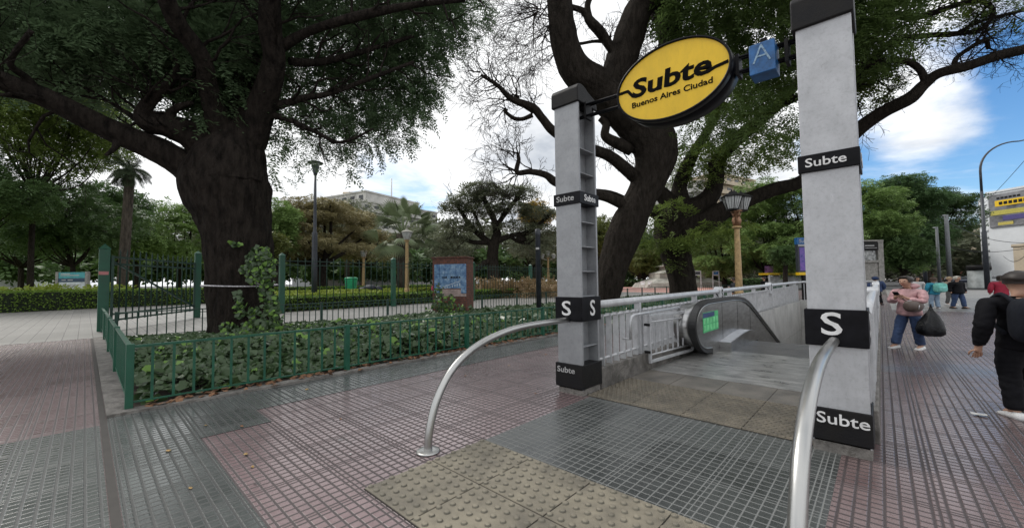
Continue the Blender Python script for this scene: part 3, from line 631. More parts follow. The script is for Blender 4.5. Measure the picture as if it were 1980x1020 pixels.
M['leaf_hedge'] = leafmat('hedge_leaf', (.022, .045, .010), (.12, .20, .028), .2)
M['leaf_bed'] = leafmat('bed_leaf', (.07, .11, .02), (.24, .30, .05), .25)
M['leaf_ivy'] = leafmat('ivy_leaf', (.005, .014, .006), (.048, .085, .034), .12, rough=.36, nscale=3.5, spec=.4)
M['leaf_ivy2'] = leafmat('young_ivy_leaf', (.08, .17, .03), (.17, .30, .07), .25, rough=.35)
M['palm'] = leafmat('palm_frond', (.040, .066, .034), (.15, .19, .10), .15, rough=.4)
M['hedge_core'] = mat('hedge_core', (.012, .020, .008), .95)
def limb_pts(px):      # (px, py, radius_px, depth) -> points, radii
    s = cr_spline([(a, b_, max(c, .6), d) for a, b_, c, d in px], 6)
    return [at(q[0], q[1], q[3]) for q in s], [q[2]*q[3]/FPX for q in s]
def fronds(blobs, N_, rs, size=.35, K=6, lw=.05, ll=.14, droop=.35, flat=0., shell=.5):
    """N_ compound leaves with 2K leaflets each, spread through ellipsoids (cx,cy,cz,rx,ry,rz,weight)"""
    B = np.array(blobs, float); w = B[:, 6]*B[:, 3]*B[:, 4]*B[:, 5]; w /= w.sum()
    idx = rs.choice(len(B), N_, p=w); u = rs.randn(N_, 3); u /= np.linalg.norm(u, axis=1)[:, None]
    r = rs.rand(N_)**(1/3.); r = np.where(rs.rand(N_) < shell, .72+.3*rs.rand(N_), r)
    P = B[idx, :3]+B[idx, 3:6]*u*r[:, None]
    D = u*np.array([1, 1, .5])+rs.randn(N_, 3)*.7; D[:, 2] = D[:, 2]*(1-flat)-droop; D /= np.linalg.norm(D, axis=1)[:, None]
    S = np.cross(D, np.array([0, 0, 1.])+rs.randn(N_, 3)*.35); S /= (np.linalg.norm(S, axis=1)[:, None]+1e-9)
    U = np.cross(S, D)
    k = np.arange(K); sg = np.array([-1., 1.])
    sz = (.7+.6*rs.rand(N_))[:, None, None, None]
    base = P[:, None, None, :]+D[:, None, None, :]*(size*(k/K)[None, :, None, None])*sz - np.array([0, 0, 1.])*(size*.35*((k/K)**2))[None, :, None, None]*sz
    base = np.broadcast_to(base, (N_, K, 2, 3))
    tip_d = S[:, None, None, :]*sg[None, None, :, None]*.85+D[:, None, None, :]*.5+rs.randn(N_, K, 2, 3)*.22
    Lf = ll*(.75+.5*rs.rand(N_, K, 2, 1))*sz*(1-.35*np.abs(k/K-.4))[None, :, None, None]
    tip = base+tip_d*Lf; mid = base+tip_d*Lf*.5
    wd = np.cross(tip_d, U[:, None, None, :]); wd /= (np.linalg.norm(wd, axis=-1, keepdims=True)+1e-9)
    wv = wd*lw*.5*sz
    V = np.stack([base, mid+wv, tip, mid-wv], axis=3).reshape(-1, 3)
    return V
def quads(V): return np.arange(len(V), dtype=np.int32).reshape(-1, 4)
def in_blob_cloud(P, blobs): pass
def branches(mb, start, d, length, r, rs, levels, spread=.6, up=.15, segs=5, kids=(3, 4), tips=None, n0=7, wig=.22, minr=.006, shrink=.62):
    """recursive limb with bends; ends collected in tips"""
    p = np.array(start, float); d = vunit(d); pts = [p]; rad = [r]; nodes = []
    for i in range(segs):
        d = vunit(d+rs.randn(3)*wig+np.array([0, 0, up])); p = p+d*length/segs; pts.append(p); rad.append(max(minr, r*(1-.72*(i+1)/segs))); nodes.append((p, d.copy(), rad[-1]))
    mb.tube(pts, rad, max(3, n0), cap=False)
    if tips is not None: tips.append(p); tips.append(pts[-2])
    if levels <= 0: return
    nk = rs.randint(kids[0], kids[1]+1)
    for k in range(nk):
        q, dd, rr = nodes[min(len(nodes)-1, int((.25+.75*(k+rs.rand()*.6)/nk)*len(nodes)))]
        s = rs.randn(3); s -= dd*(s@dd); s = vunit(s)
        branches(mb, q, dd*(1-spread*.5)+s*spread*1.1, length*(shrink+rs.rand()*.15), max(minr, rr*.75), rs, levels-1, spread, up, max(3, segs-1), kids, tips, max(3, n0-2), wig, minr, shrink)
def twigfan(mb, px, rs, levels=3, length=2.0, spread=.8, up=.08, tips=None, r=None, kids=(3, 5), wig=.3):
    """px: list of (px,py,r,depth) of the parent limb; side shoots all along its outer half"""
    pts, rad = limb_pts(px); n = len(pts)
    for k in range(int(n*.3), n, 2):
        d = vunit(pts[min(k+1, n-1)]-pts[max(k-1, 0)]); s = rs.randn(3); s -= d*(s@d); s = vunit(s)
        branches(mb, pts[k], d*.6+s*spread, length*(.5+.6*rs.rand()), min(rad[k]*.55, .05) if r is None else r, rs, levels, .6, up, 5, kids, tips, 5, wig)
# ------------------------------------------------------------------ THE BIG TREE ON THE LEFT
D1 = dep((-14.2, 3.6, 0)); rs = np.random.RandomState(11)
t = thing('large_tree', (-14.2, 3.6, 0), 'huge dark tree with thick ivy-clad trunk rising from the ivy bed behind the corner post', 'tree', 'big trees of the planter')
b = MB()
tr = [(480, 680, 76, D1), (478, 650, 62, D1), (471, 600, 55, D1), (465, 540, 54, D1), (461, 480, 56, D1), (456, 430, 59, D1), (448, 395, 67, D1), (438, 355, 73, D1), (444, 318, 64, D1), (456, 285, 50, D1+.1), (465, 255, 34, D1+.2), (470, 225, 12, D1+.3)]
p_, r_ = limb_pts(tr); b.tube(p_, r_, 96, rough=.035, seed=3, ridge=.045)
limbs1 = [
 [(440, 372, 36, D1), (400, 345, 37, D1-.1), (350, 315, 27, D1-.4), (300, 288, 24, D1-.8), (230, 258, 21, D1-1.3), (160, 225, 20, D1-1.8), (90, 190, 19, D1-2.2), (0, 155, 18, D1-2.8), (-120, 100, 17, D1-3.3), (-260, 60, 14, D1-3.8)],
 [(430, 318, 40, D1), (400, 285, 32, D1-.2), (365, 258, 26, D1-.5), (320, 243, 21, D1-.8), (285, 236, 18, D1-1), (278, 215, 13, D1-1.1), (300, 185, 10, D1-1.2), (328, 160, 8, D1-1.3), (345, 130, 6, D1-1.4)],
 [(330, 240, 14, D1-.8), (332, 218, 8, D1-.9), (350, 205, 6, D1-1), (372, 198, 4, D1-1)],
 [(272, 235, 8, D1-1), (240, 215, 4, D1-1.1), (200, 190, 3, D1-1.2), (150, 165, 3, D1-1.4), (80, 155, 2, D1-1.6)],
 [(452, 320, 30, D1+.1), (460, 280, 42, D1+.1), (468, 240, 36, D1+.2), (478, 180, 30, D1+.3), (484, 120, 27, D1+.4), (484, 60, 25, D1+.3), (492, 0, 22, D1), (510, -90, 22, D1-.4), (540, -200, 14, D1-1)],
 [(468, 310, 22, D1+.2), (484, 272, 27, D1+.1), (500, 225, 25, D1), (520, 165, 22, D1-.3), (530, 110, 19, D1-.6), (522, 50, 20, D1-.9), (530, -30, 16, D1-1.4), (600, -120, 12, D1-2)],
 [(446, 330, 22, D1), (438, 290, 26, D1-.1), (424, 240, 22, D1-.4), (405, 180, 17, D1-.9), (390, 110, 15, D1-1.5), (340, 40, 16, D1-2.2), (300, -60, 12, D1-3)],
 [(515, 208, 12, D1), (545, 202, 8, D1), (585, 190, 6, D1+.1), (640, 180, 5, D1+.3), (720, 150, 4, D1+.6), (800, 120, 3, D1+1)],
 [(515, 220, 8, D1), (560, 232, 5, D1), (610, 255, 4, D1-.1), (660, 275, 3, D1-.3), (720, 250, 2, D1-.4)],
 [(530, 100, 11, D1-.5), (600, 60, 8, D1-.6), (700, 30, 9, D1-.5), (800, 10, 6, D1-.2), (900, 0, 4, D1)],
 [(560, 120, 9, D1), (620, 120, 7, D1+.6), (700, 100, 5, D1+1.2), (800, 70, 3, D1+2)],
 [(230, 262, 9, D1-1.3), (222, 285, 5, D1-1.5), (205, 300, 3, D1-1.7)],
 [(90, 195, 9, D1-2.2), (50, 150, 7, D1-2.6), (20, 120, 5, D1-3), (60, 60, 4, D1-3.3)]]
for k, l in enumerate(limbs1):
    p_, r_ = limb_pts(l); b.tube(p_, r_, 40 if l[0][2] > 15 else 9, rough=.04, seed=k, ridge=.04 if l[0][2] > 15 else 0)
rs = np.random.RandomState(5)
for l in (limbs1[3], limbs1[7], limbs1[8], limbs1[9], limbs1[1], limbs1[10]): twigfan(b, l, rs, 2, 1.6, tips=None, kids=(2, 3))
for l in (limbs1[0], limbs1[4], limbs1[5], limbs1[6]): twigfan(b, l[3:], rs, 2, 2.4, r=.05, kids=(2, 3))
b.build('trunk', M['bark'], t)
def blobs_px(lst):   # (px, py, rx_px, ry_px, depth, depth_radius, weight)
    o = []
    for px, py, rx, ry, D, dr, w in lst:
        c = at(px, py, D); o.append((*c, (rx*D/FPX+dr)/2 if False else rx*D/FPX*.75+dr*.25, rx*D/FPX*.75+dr*.25, ry*D/FPX, w))
    return o
crown1 = blobs_px([(-60, 40, 150, 110, 12, 3, 1), (60, 60, 120, 90, 12, 3, 1), (190, 40, 110, 75, 12.5, 3, 1.1), (300, 60, 90, 85, 13, 2, 1.1), (400, 60, 80, 100, 12.6, 1.6, 1.3), (330, -60, 200, 80, 12, 3, .8),
 (440, 190, 55, 75, 12.8, .8, 1.9), (405, 140, 60, 60, 12.6, 1, 1.6), (470, 60, 50, 90, 13, 1, 1.2), (500, 30, 90, 80, 14, 2, .5), (600, 40, 110, 90, 14.5, 2.5, .42), (700, 60, 100, 90, 15, 2.5, .50), (800, 40, 90, 80, 15.5, 2.5, .62), (880, 20, 60, 70, 16, 2, .62),
 (700, -60, 240, 70, 15, 3, .5), (580, 160, 70, 80, 14.5, 2, .5), (655, 190, 80, 70, 15, 2, .65), (740, 170, 80, 60, 15.5, 2, .8), (795, 140, 60, 60, 16, 2, .85), (805, 195, 40, 34, 16, 1, .9), (610, 255, 80, 40, 14, 1.5, .4), (695, 262, 62, 40, 14.5, 1.5, .75), (770, 238, 52, 38, 15, 1.5, .75),
 (640, 312, 60, 16, 14, .6, .55), (672, 328, 26, 20, 14, .6, .6), (560, 280, 50, 40, 14, 1, .25), (330, 130, 70, 45, 13, 1.5, .5), (250, 200, 80, 40, 12.5, 1.5, .22), (350, 200, 60, 35, 13, 1.5, .22), (330, 270, 50, 20, 13, 1, .12), (530, 330, 22, 40, 14.3, 1, .45), (170, 150, 70, 50, 12.4, 2, .9), (480, 235, 36, 55, 13.2, .6, 1.0)])
rs = np.random.RandomState(21)
V = fronds(crown1, 20500, rs, size=.52, K=9, lw=.045, ll=.125, droop=.35)
fr1 = blobs_px([(430, 215, 45, 60, 12.2, .5, 1), (400, 120, 70, 70, 11.8, .7, 1), (470, 110, 50, 90, 12.3, .6, 1), (350, 90, 70, 60, 11.5, .7, 1), (500, 40, 60, 60, 12.4, .6, .8), (300, 140, 60, 35, 11.6, .6, .6), (250, 70, 70, 60, 11, .7, .8), (540, 150, 30, 60, 12.6, .5, .5), (150, 110, 80, 50, 10.8, .7, .8), (60, 60, 80, 60, 10.5, .7, .8)])
V = np.concatenate([V, fronds(fr1, 2600, rs, size=.60, K=9, lw=.055, ll=.15, droop=.45)])
np_mesh('crown', V, quads(V), M['leaf_t1'], t)
# white-and-dark band tied round the trunk
b = MB(); c0 = at(466, 552, D1-.0); rr = 60*D1/FPX
b.tube([c0+np.array([math.cos(a)*rr*1.02, math.sin(a)*rr*1.02, -.02*math.cos(a*2)]) for a in np.linspace(0, 2*PI, 40)], .022, 6, cap=False)
tag(b.build('tied_tape', mat('grey_tape', (.45, .43, .46), .6, var=.4, scale=30)), 'pale strip of tape tied round the ivy-clad trunk', 'tape')
# ------------------------------------------------------------------ LEANING TREE BEHIND THE ARCH
D2 = 24.; D3 = 31.
g2 = base_at(1186, D2); t = thing('large_tree', g2, 'leaning dark tree behind the far entrance pillar, forking into heavy bare limbs', 'tree', 'big trees of the planter')
b = MB(); p_, r_ = limb_pts([(1162, 622, 34, D2), (1170, 592, 25, D2), (1178, 550, 26, D2), (1187, 509, 28, D2), (1198, 475, 31, D2), (1210, 445, 32, D2), (1225, 412, 30, D2), (1240, 380, 29, D2), (1255, 350, 31, D2), (1266, 310, 37, D2), (1262, 275, 42, D2), (1238, 242, 40, D2), (1202, 208, 37, D2-.2), (1160, 172, 34, D2-.3), (1122, 145, 31, D2-.5), (1100, 110, 27, D2-.6), (1088, 60, 25, D2-.8), (1082, 10, 23, D2-1), (1070, -60, 20, D2-1.3), (1040, -150, 12, D2-2)])
b.tube(p_, r_, 72, rough=.04, seed=9, ridge=.05)
limbs2 = [
 [(1170, 205, 20, D2-.1), (1182, 185, 27, D2-.2), (1192, 150, 29, D2-.4), (1206, 105, 29, D2-.6), (1220, 60, 28, D2-.8), (1234, 20, 25, D2-1), (1262, -20, 22, D2-1.2), (1290, -90, 18, D2-1.5)],
 [(1256, 300, 20, D2+.2), (1266, 262, 26, D2+.1), (1280, 200, 22, D2), (1292, 140, 21, D2), (1296, 90, 22, D2), (1290, 40, 22, D2), (1270, 0, 21, D2), (1262, -40, 20, D2)],
 [(1196, 112, 11, D2-.7), (1178, 88, 9, D2-.8), (1160, 62, 10, D2-.9), (1142, 42, 9, D2-1), (1128, 22, 6, D2-1), (1105, 14, 5, D2-1)],
 [(1142, 42, 7, D2-1), (1136, 10, 6, D2-1), (1150, -20, 4, D2-1)],
 [(1178, 80, 5, D2-.8), (1150, 80, 3, D2-.8), (1115, 85, 3, D2-.8), (1100, 75, 3, D2-.7)],
 [(1232, 345, 13, D2), (1205, 322, 12, D2-.3), (1175, 300, 11, D2-.6), (1140, 288, 11, D2-.9), (1105, 275, 10, D2-1.2), (1068, 252, 9, D2-1.5), (1048, 228, 8, D2-1.6), (1030, 208, 8, D2-1.7), (990, 192, 6, D2-1.8), (962, 165, 4, D2-1.9), (930, 145, 3, D2-2)],
 [(1215, 400, 12, D2), (1170, 380, 10, D2-.3), (1120, 370, 9, D2-.6), (1075, 352, 9, D2-.9), (1055, 338, 7, D2-1), (1025, 332, 6, D2-1), (1000, 333, 5, D2-1), (1003, 308, 4, D2-1), (1000, 295, 3, D2-1)],
 [(1220, 290, 12, D2), (1190, 275, 11, D2-.2), (1170, 262, 9, D2-.3), (1172, 240, 8, D2-.3), (1160, 228, 6, D2-.3)],
 [(1030, 222, 5, D2-1.6), (1010, 230, 4, D2-1.5), (992, 228, 4, D2-1.5), (975, 214, 3, D2-1.4)]]
for k, l in enumerate(limbs2):
    p_, r_ = limb_pts(l); b.tube(p_, r_, 36 if l[0][2] > 15 else 8, rough=.05, seed=20+k, ridge=.045 if l[0][2] > 15 else 0)
rs = np.random.RandomState(8)
def fanout(mb, px, py, D, ang0, ang1, n, length, rs, levels=3, r=.03):
    for k in range(n):
        a = math.radians(ang0+(ang1-ang0)*(k+.5*rs.rand())/max(1, n-1)); d = CR*math.cos(a)+np.array([0, 0, 1.])*math.sin(a)+CF*rs.uniform(-.5, .5)
        branches(mb, at(px+rs.uniform(-8, 8), py+rs.uniform(-6, 6), D), d, length*(.7+.5*rs.rand()), r*1.5, rs, levels, .5, .02, 6, (2, 4), None, 4, .19, .010)
for a in ((960, 165, D2-1.9, 60, 200, 8, 1.7), (1000, 192, D2-1.8, 50, 200, 7, 1.8), (1035, 215, D2-1.7, 70, 150, 4, 1.3), (975, 214, D2-1.4, 100, 230, 4, 1.2), (930, 145, D2-2, 120, 220, 4, 1.3), (1000, 300, D2-1, 60, 150, 6, 1.3), (998, 334, D2-1, 120, 230, 8, 1.7), (1025, 332, D2-1, 30, 150, 3, 1.0)): fanout(b, *a, rs)
for a in ((1078, 40, D2-.8, 120, 240, 9, 2.3), (1082, 90, D2-.6, 130, 230, 5, 1.8), (1090, 0, D2-1, 110, 220, 8, 2.6), (1178, 84, D2-.8, 30, 150, 4, 1), (1170, 180, D2-.4, 40, 120, 5, 1.3), (1290, 60, D2, 90, 240, 10, 1.8), (1285, 130, D2, 110, 240, 8, 1.5), (1195, 280, D2-.2, 180, 330, 5, 1.2), (1225, 100, D2-.6, 140, 250, 4, .9), (1105, 14, D2-1, 100, 250, 6, 1.4), (1040, 20, D2-1.3, 100, 260, 8, 2.2)): fanout(b, *a, rs)
b.build('trunk', M['bark2'], t)
crown2 = blobs_px([(1400, 20, 110, 60, 22, 3, 1), (1500, 50, 90, 80, 22, 3, .9), (1330, 20, 60, 50, 22, 2, .8), (1600, 40, 80, 90, 23, 3, 1), (1690, 70, 70, 75, 23, 2, .8), (1680, 20, 80, 50, 24, 3, .7), (1780, 10, 80, 24, 24, 3, .25),
 (1400, 210, 90, 70, 24, 2, .34), (1480, 230, 80, 70, 24, 2, .4), (1330, 230, 60, 60, 24, 2, .26), (1500, 140, 60, 40, 24, 2, .8), (1420, -70, 200, 70, 22, 4, .7), (1700, -70, 200, 60, 23, 4, .6), (1270, 262, 22, 18, 23, 1, .5), (1960, 10, 60, 40, 22, 2, .4)])
rs = np.random.RandomState(31); V = fronds(crown2, 8200, rs, size=.7, K=6, lw=.085, ll=.24, droop=.3)
np_mesh('crown', V, quads(V), M['leaf_t1b'], t)
# ------------------------------------------------------------------ SECOND TREE BEHIND THE ARCH
g3 = base_at(1322, D3); t = thing('large_tree', g3, 'dark tree beside the gilded lamp, its long limb passing behind the nearest pillar', 'tree', 'big trees of the planter')
b = MB(); p_, r_ = limb_pts([(1322, 600, 34, D3), (1323, 575, 26, D3), (1318, 540, 24, D3), (1311, 509, 25, D3), (1303, 475, 29, D3), (1301, 450, 34, D3), (1308, 428, 37, D3), (1318, 408, 33, D3)])
b.tube(p_, r_, 64, rough=.04, seed=14, ridge=.05)
limbs3 = [
 [(1325, 440, 28, D3), (1362, 428, 22, D3-.3), (1400, 405, 18, D3-.8), (1450, 385, 14, D3-1.5), (1500, 365, 13, D3-2.2), (1550, 350, 12, D3-3), (1610, 300, 13, D3-4), (1660, 250, 13, D3-5), (1710, 215, 12, D3-6), (1760, 190, 12, D3-7), (1785, 165, 10, D3-7.3), (1815, 142, 9, D3-7.8), (1870, 128, 9, D3-8.5), (1930, 108, 9, D3-9), (1985, 94, 9, D3-9.5), (2080, 60, 7, D3-10)],
 [(1320, 412, 28, D3), (1350, 398, 20, D3), (1374, 378, 17, D3), (1384, 345, 14, D3), (1388, 310, 14, D3), (1420, 275, 13, D3-.3), (1460, 240, 12, D3-.6), (1500, 205, 11, D3-1), (1530, 175, 9, D3-1.4), (1570, 120, 8, D3-2)],
 [(1308, 420, 24, D3), (1288, 385, 16, D3), (1265, 360, 12, D3), (1258, 335, 12, D3), (1280, 310, 9, D3), (1300, 270, 8, D3)],
 [(1316, 405, 24, D3), (1314, 365, 14, D3), (1325, 330, 13, D3), (1345, 290, 10, D3), (1370, 250, 8, D3), (1400, 200, 7, D3)],
 [(1300, 425, 20, D3), (1262, 408, 12, D3), (1230, 400, 10, D3-.2), (1180, 375, 7, D3-.6), (1120, 368, 5, D3-1)],
 [(1790, 160, 7, D3-7.4), (1778, 135, 6, D3-7.4), (1750, 118, 6, D3-7.3), (1700, 120, 6, D3-7), (1650, 135, 7, D3-6.5), (1600, 160, 8, D3-6)],
 [(1660, 150, 7, D3-6), (1720, 85, 6, D3-6.5), (1780, 70, 5, D3-7), (1850, 65, 5, D3-7.5), (1900, 55, 4, D3-8), (1920, 20, 4, D3-8), (1890, 0, 4, D3-8)],
 [(1850, 65, 4, D3-7.5), (1900, 40, 3, D3-8), (1980, 20, 3, D3-8)],
 [(1560, 130, 10, D3-3), (1650, 60, 8, D3-5), (1720, 30, 7, D3-6), (1780, 32, 6, D3-7), (1850, 10, 5, D3-8), (1990, -30, 5, D3-9)],
 [(1845, 128, 5, D3-8), (1850, 112, 4, D3-8), (1880, 90, 4, D3-8), (1905, 78, 4, D3-8), (1912, 95, 3, D3-8)],
 [(1500, 205, 8, D3-1), (1560, 180, 7, D3-2), (1700, 120, 5, D3-4)]]
for k, l in enumerate(limbs3):
    p_, r_ = limb_pts(l); b.tube(p_, r_, 16 if l[0][2] > 12 else 7, rough=.06, seed=40+k)
rs = np.random.RandomState(18)
for l in (limbs3[5], limbs3[6], limbs3[7], limbs3[8], limbs3[9]): twigfan(b, l, rs, 3, 1.8, tips=None, kids=(2, 4), wig=.4)
for l in (limbs3[1], limbs3[2], limbs3[3]): twigfan(b, l, rs, 2, 2.2, r=.05, kids=(2, 3))
for a in ((1700, 160, D3-6.5, 200, 330, 5, 1.4), (1660, 200, D3-5.5, 220, 330, 4, 1.5), (1790, 150, D3-7.4, 60, 150, 3, 1.2), (1860, 125, D3-8, 30, 160, 4, 1.4), (1930, 105, D3-9, 200, 340, 4, 1.1), (1900, 60, D3-8, 180, 330, 6, 1.5), (1960, 30, D3-8, 180, 300, 6, 1.5), (1760, 80, D3-7, 190, 330, 5, 1.3)): fanout(b, *a, rs)
b.build('trunk', M['bark2'], t)
crown3 = blobs_px([(1290, 470, 50, 10, 28, 1, 1.1), (1370, 460, 70, 9, 28, 1, 1.0), (1250, 430, 30, 8, 28, 1, .8), (1400, 435, 50, 8, 28, 1, .8), (1290, 400, 50, 12, 29, 1, .5), (1340, 320, 60, 40, 31, 2, .4), (1450, 290, 90, 40, 31, 3, .35), (1300, 510, 25, 8, 28, 1, .7), (1220, 455, 40, 30, 30, 1, .5), (1430, 170, 80, 50, 29, 3, .6), (1640, 120, 60, 60, 26, 2, .7), (1680, 170, 40, 40, 26, 2, .5), (1800, 40, 60, 30, 24, 2, .25)])
rs = np.random.RandomState(33); V = fronds(crown3, 4200, rs, size=.8, K=6, lw=.095, ll=.26, droop=.15, flat=.6)
np_mesh('crown', V, quads(V), M['leaf_t2'], t)
# ------------------------------------------------------------------ BACKGROUND TREES
def bgtree(px, D, top, halfw, label, lm, n=2500, seed=0, bot=None, trunk=M['bark2'], tr_px=4, size=1.25, layered=0, lean=0, dens=1, nb=36, name='tree', group='park trees behind the fence', kids=(3, 4), open_=0):
    g = base_at(px, D); g[2] = 0; S = D/FPX; R = halfw*S; zt = zat(px, top, g); zb = zat(px, bot, g) if bot else zt*.3; rs = np.random.RandomState(seed)
    t = thing(name, g, label, 'tree', group); b = MB(); tips = []; r0 = tr_px*S
    H = zt-zb; fork = g+np.array([CR[0]*lean, CR[1]*lean, max(zb*.95, zt*.16)])
    b.tube(cr_spline([g, g*.5+fork*.5+rs.randn(3)*r0*.4*np.array([1, 1, 0]), fork], 4), np.linspace(r0*1.25, r0*.9, 9), 12, rough=.06, seed=seed)
    blobs = []
    for k in range(nb):
        if layered:
            lv = rs.rand(); z = zb+H*(.10+.90*lv); rr = R*math.sqrt(max(.05, 1-(lv*.93)**2))*rs.rand()**.5
            a = rs.rand()*2*PI; br = R*rs.uniform(.22, .42); blobs.append((g[0]+rr*math.cos(a), g[1]+rr*math.sin(a), z-rr/R*H*.06, br, br, H*rs.uniform(.05, .09), 1.))
        else:
            u = rs.randn(3); u = vunit(u); q = rs.rand()**.4*.72; br = rs.uniform(.2, .36)
            blobs.append((g[0]+R*u[0]*q, g[1]+R*u[1]*q, zb+H*.5+H*.5*u[2]*q*.95, R*br, R*br, min(R, H*.6)*br*.8, 1.))
    for k, B_ in enumerate(blobs[::2] if not open_ else blobs):
        c = np.array(B_[:3]); mid = fork*.5+c*.5+np.array([0, 0, -.06*H])+rs.randn(3)*R*.05
        b.tube(cr_spline([fork-np.array([0, 0, r0*.4]), mid, c], 4), np.linspace(r0*.5, max(.02, r0*.1), 9), 6, cap=False)
        if open_:
            for _ in range(3): branches(b, c*.7+mid*.3, vunit(c-mid)+rs.randn(3)*.5, R*.35, r0*.12, rs, 1, .7, .1, 4, (2, 3), None, 4, .3, .02)
    b.build('trunk', trunk, t)
    size*=1.25; V = fronds(blobs, int(n*dens*1.5), rs, size=.5*size*S*24, K=4, lw=.11*size*S*22, ll=.19*size*S*22, droop=.15, flat=.7 if layered else .2, shell=.55)
    np_mesh('crown', V, quads(V), lm, t)
    return t
bgtree(60, 34, 60, 190, 'tall olive-green tree at the left behind the long dark limb', M['leaf_t2'], 9500, 1, bot=360, nb=60, size=.85)
bgtree(-60, 30, 260, 150, 'dense dark tree at the far left above the path', M['leaf_dark'], 6500, 2, bot=470, size=.9)
bgtree(140, 40, 330, 120, 'dark low-crowned tree above the blue-and-white notice board', M['leaf_dark'], 4200, 3, bot=510, size=.8)
bgtree(40, 46, 390, 120, 'blackish bushy tree behind the parked car by the left hedge', M['leaf_dark'], 3200, 4, bot=512, size=.8)
bgtree(212, 50, 345, 75, 'dark rounded tree behind the tall slim palm', M['leaf_dark'], 3600, 35, bot=512, size=.8)
bgtree(265, 52, 430, 60, 'small grey-green tree between the tall palm trunk and the dark trees', M['leaf_big'], 1900, 5, bot=505, size=.8)
bgtree(345, 60, 395, 80, 'rounded blue-green tree behind the open park gate', M['leaf_big'], 2600, 6, bot=510, layered=1, size=.8)
bgtree(535, 48, 355, 50, 'narrow green tree just right of the big trunk', M['leaf_big'], 2200, 7, bot=520, size=.8)
bgtree(520, 38, 432, 32, 'small bright yellow-green tree against the big trunk', M['leaf_olive'], 900, 8, bot=500, size=.8, tr_px=3)
bgtree(622, 58, 390, 112, 'wide thinning autumn tree of brown-green leaves behind the black lamp post', M['leaf_autumn'], 6200, 9, bot=505, layered=1, size=.7, tr_px=11, nb=36)
bgtree(700, 66, 410, 60, 'thin grey-brown tree between the black lamp post and the fan palm', M['leaf_autumn'], 1900, 10, bot=510, layered=1, size=.6)
bgtree(672, 84, 376, 85, 'nearly bare greyish tree below the pale apartment block', M['leaf_grey'], 1600, 12, bot=470, size=.5, open_=1)
bgtree(1042, 60, 384, 50, 'tree with orange-yellow leaves just left of the far entrance pillar', M['leaf_yellow'], 1500, 14, bot=440, size=.55)
bgtree(1035, 58, 425, 52, 'grey-green thin tree under the orange-yellow one', M['leaf_grey'], 1500, 15, bot=520, size=.6)
bgtree(865, 90, 432, 50, 'hazy grey-green tree right of the fan palm', M['leaf_grey'], 1700, 16, bot=520, size=.5)
bgtree(905, 100, 440, 55, 'pale far tree behind the brick pillar', M['leaf_grey'], 1700, 17, bot=520, size=.45)
bgtree(1150, 62, 400, 55, 'olive tree seen between the far pillar and the leaning trunk', M['leaf_olive'], 2300, 18, bot=515, size=.6)
bgtree(1245, 75, 470, 55, 'bushy yellow-green tree left of the stone monument', M['leaf_olive'], 2400, 19, bot=535, size=.5)
bgtree(1235, 90, 430, 60, 'dark far tree behind the stone monument', M['leaf_dark'], 1800, 20, bot=530, size=.5)
bgtree(1400, 62, 395, 70, 'layered green tree behind the gilded street lamp', M['leaf_big'], 5200, 21, bot=538, layered=1, size=.6)
bgtree(1480, 56, 352, 85, 'broad layered green tree between the gilded lamp and the nearest pillar', M['leaf_big'], 7000, 22, bot=538, layered=1, size=.62)
bgtree(1380, 80, 440, 60, 'feathery mid-green tree low behind the gilded lamp', M['leaf_olive'], 3800, 23, bot=540, layered=1, size=.5)
bgtree(1560, 52, 345, 80, 'dense green tree directly behind the nearest pillar', M['leaf_big'], 5500, 24, bot=535, layered=1, size=.62)
bgtree(1690, 62, 338, 70, 'tall rounded green tree just right of the nearest pillar', M['leaf_big'], 6000, 25, bot=530, layered=1, size=.62, group='trees lining the avenue')
bgtree(1745, 70, 345, 75, 'broad rounded dark green tree above the concrete kiosk', M['leaf_mid'], 7000, 26, bot=530, layered=1, size=.6, group='trees lining the avenue')
bgtree(1792, 84, 362, 76, 'dark green tree reaching toward the curved street lamp', M['leaf_dark'], 6000, 27, bot=468, layered=1, size=.6, group='trees lining the avenue')
bgtree(1748, 58, 440, 45, 'low dark tree behind the walking people', M['leaf_dark'], 4200, 28, bot=528, size=.55, group='trees lining the avenue')
bgtree(1955, 150, 500, 22, 'small green tree at the foot of the billboard building', M['leaf_olive'], 500, 29, bot=530, size=.3, tr_px=2, group='trees lining the avenue')
bgtree(1520, 46, 470, 30, 'small dark-stemmed tree beside the purple advertising panel', M['leaf_dark'], 900, 30, bot=510, size=.6, tr_px=4)
# far wood that closes the park
rs = np.random.RandomState(77); bl = []
for px in range(-260, 1900, 26):
    D = 112+rs.rand()*16; py = 446+rs.uniform(-22, 18); c = at(px, (py+530)/2, D); h_ = (530-py)*D/FPX/2+1
    bl.append((c[0], c[1], c[2], 30*D/FPX, 30*D/FPX, h_, 1.))
V = fronds(bl, 20000, rs, size=2.0, K=3, lw=.75, ll=1.5, droop=.1, flat=.5)
tag(np_mesh('far_wood', V, quads(V), M['leaf_grey']), kind='stuff')
bl = []
for px in range(-260, 1230, 20):
    D = 88+rs.rand()*12; py = 492+rs.uniform(-10, 8); c = at(px, (py+534)/2, D); bl.append((c[0], c[1], c[2], 22*D/FPX, 22*D/FPX, (538-py)*D/FPX/2, 1.))
V = fronds(bl, 9000, rs, size=1.4, K=3, lw=.6, ll=1.1, droop=.1, flat=.3)
tag(np_mesh('far_shrubs', V, quads(V), M['leaf_dark']), kind='stuff')
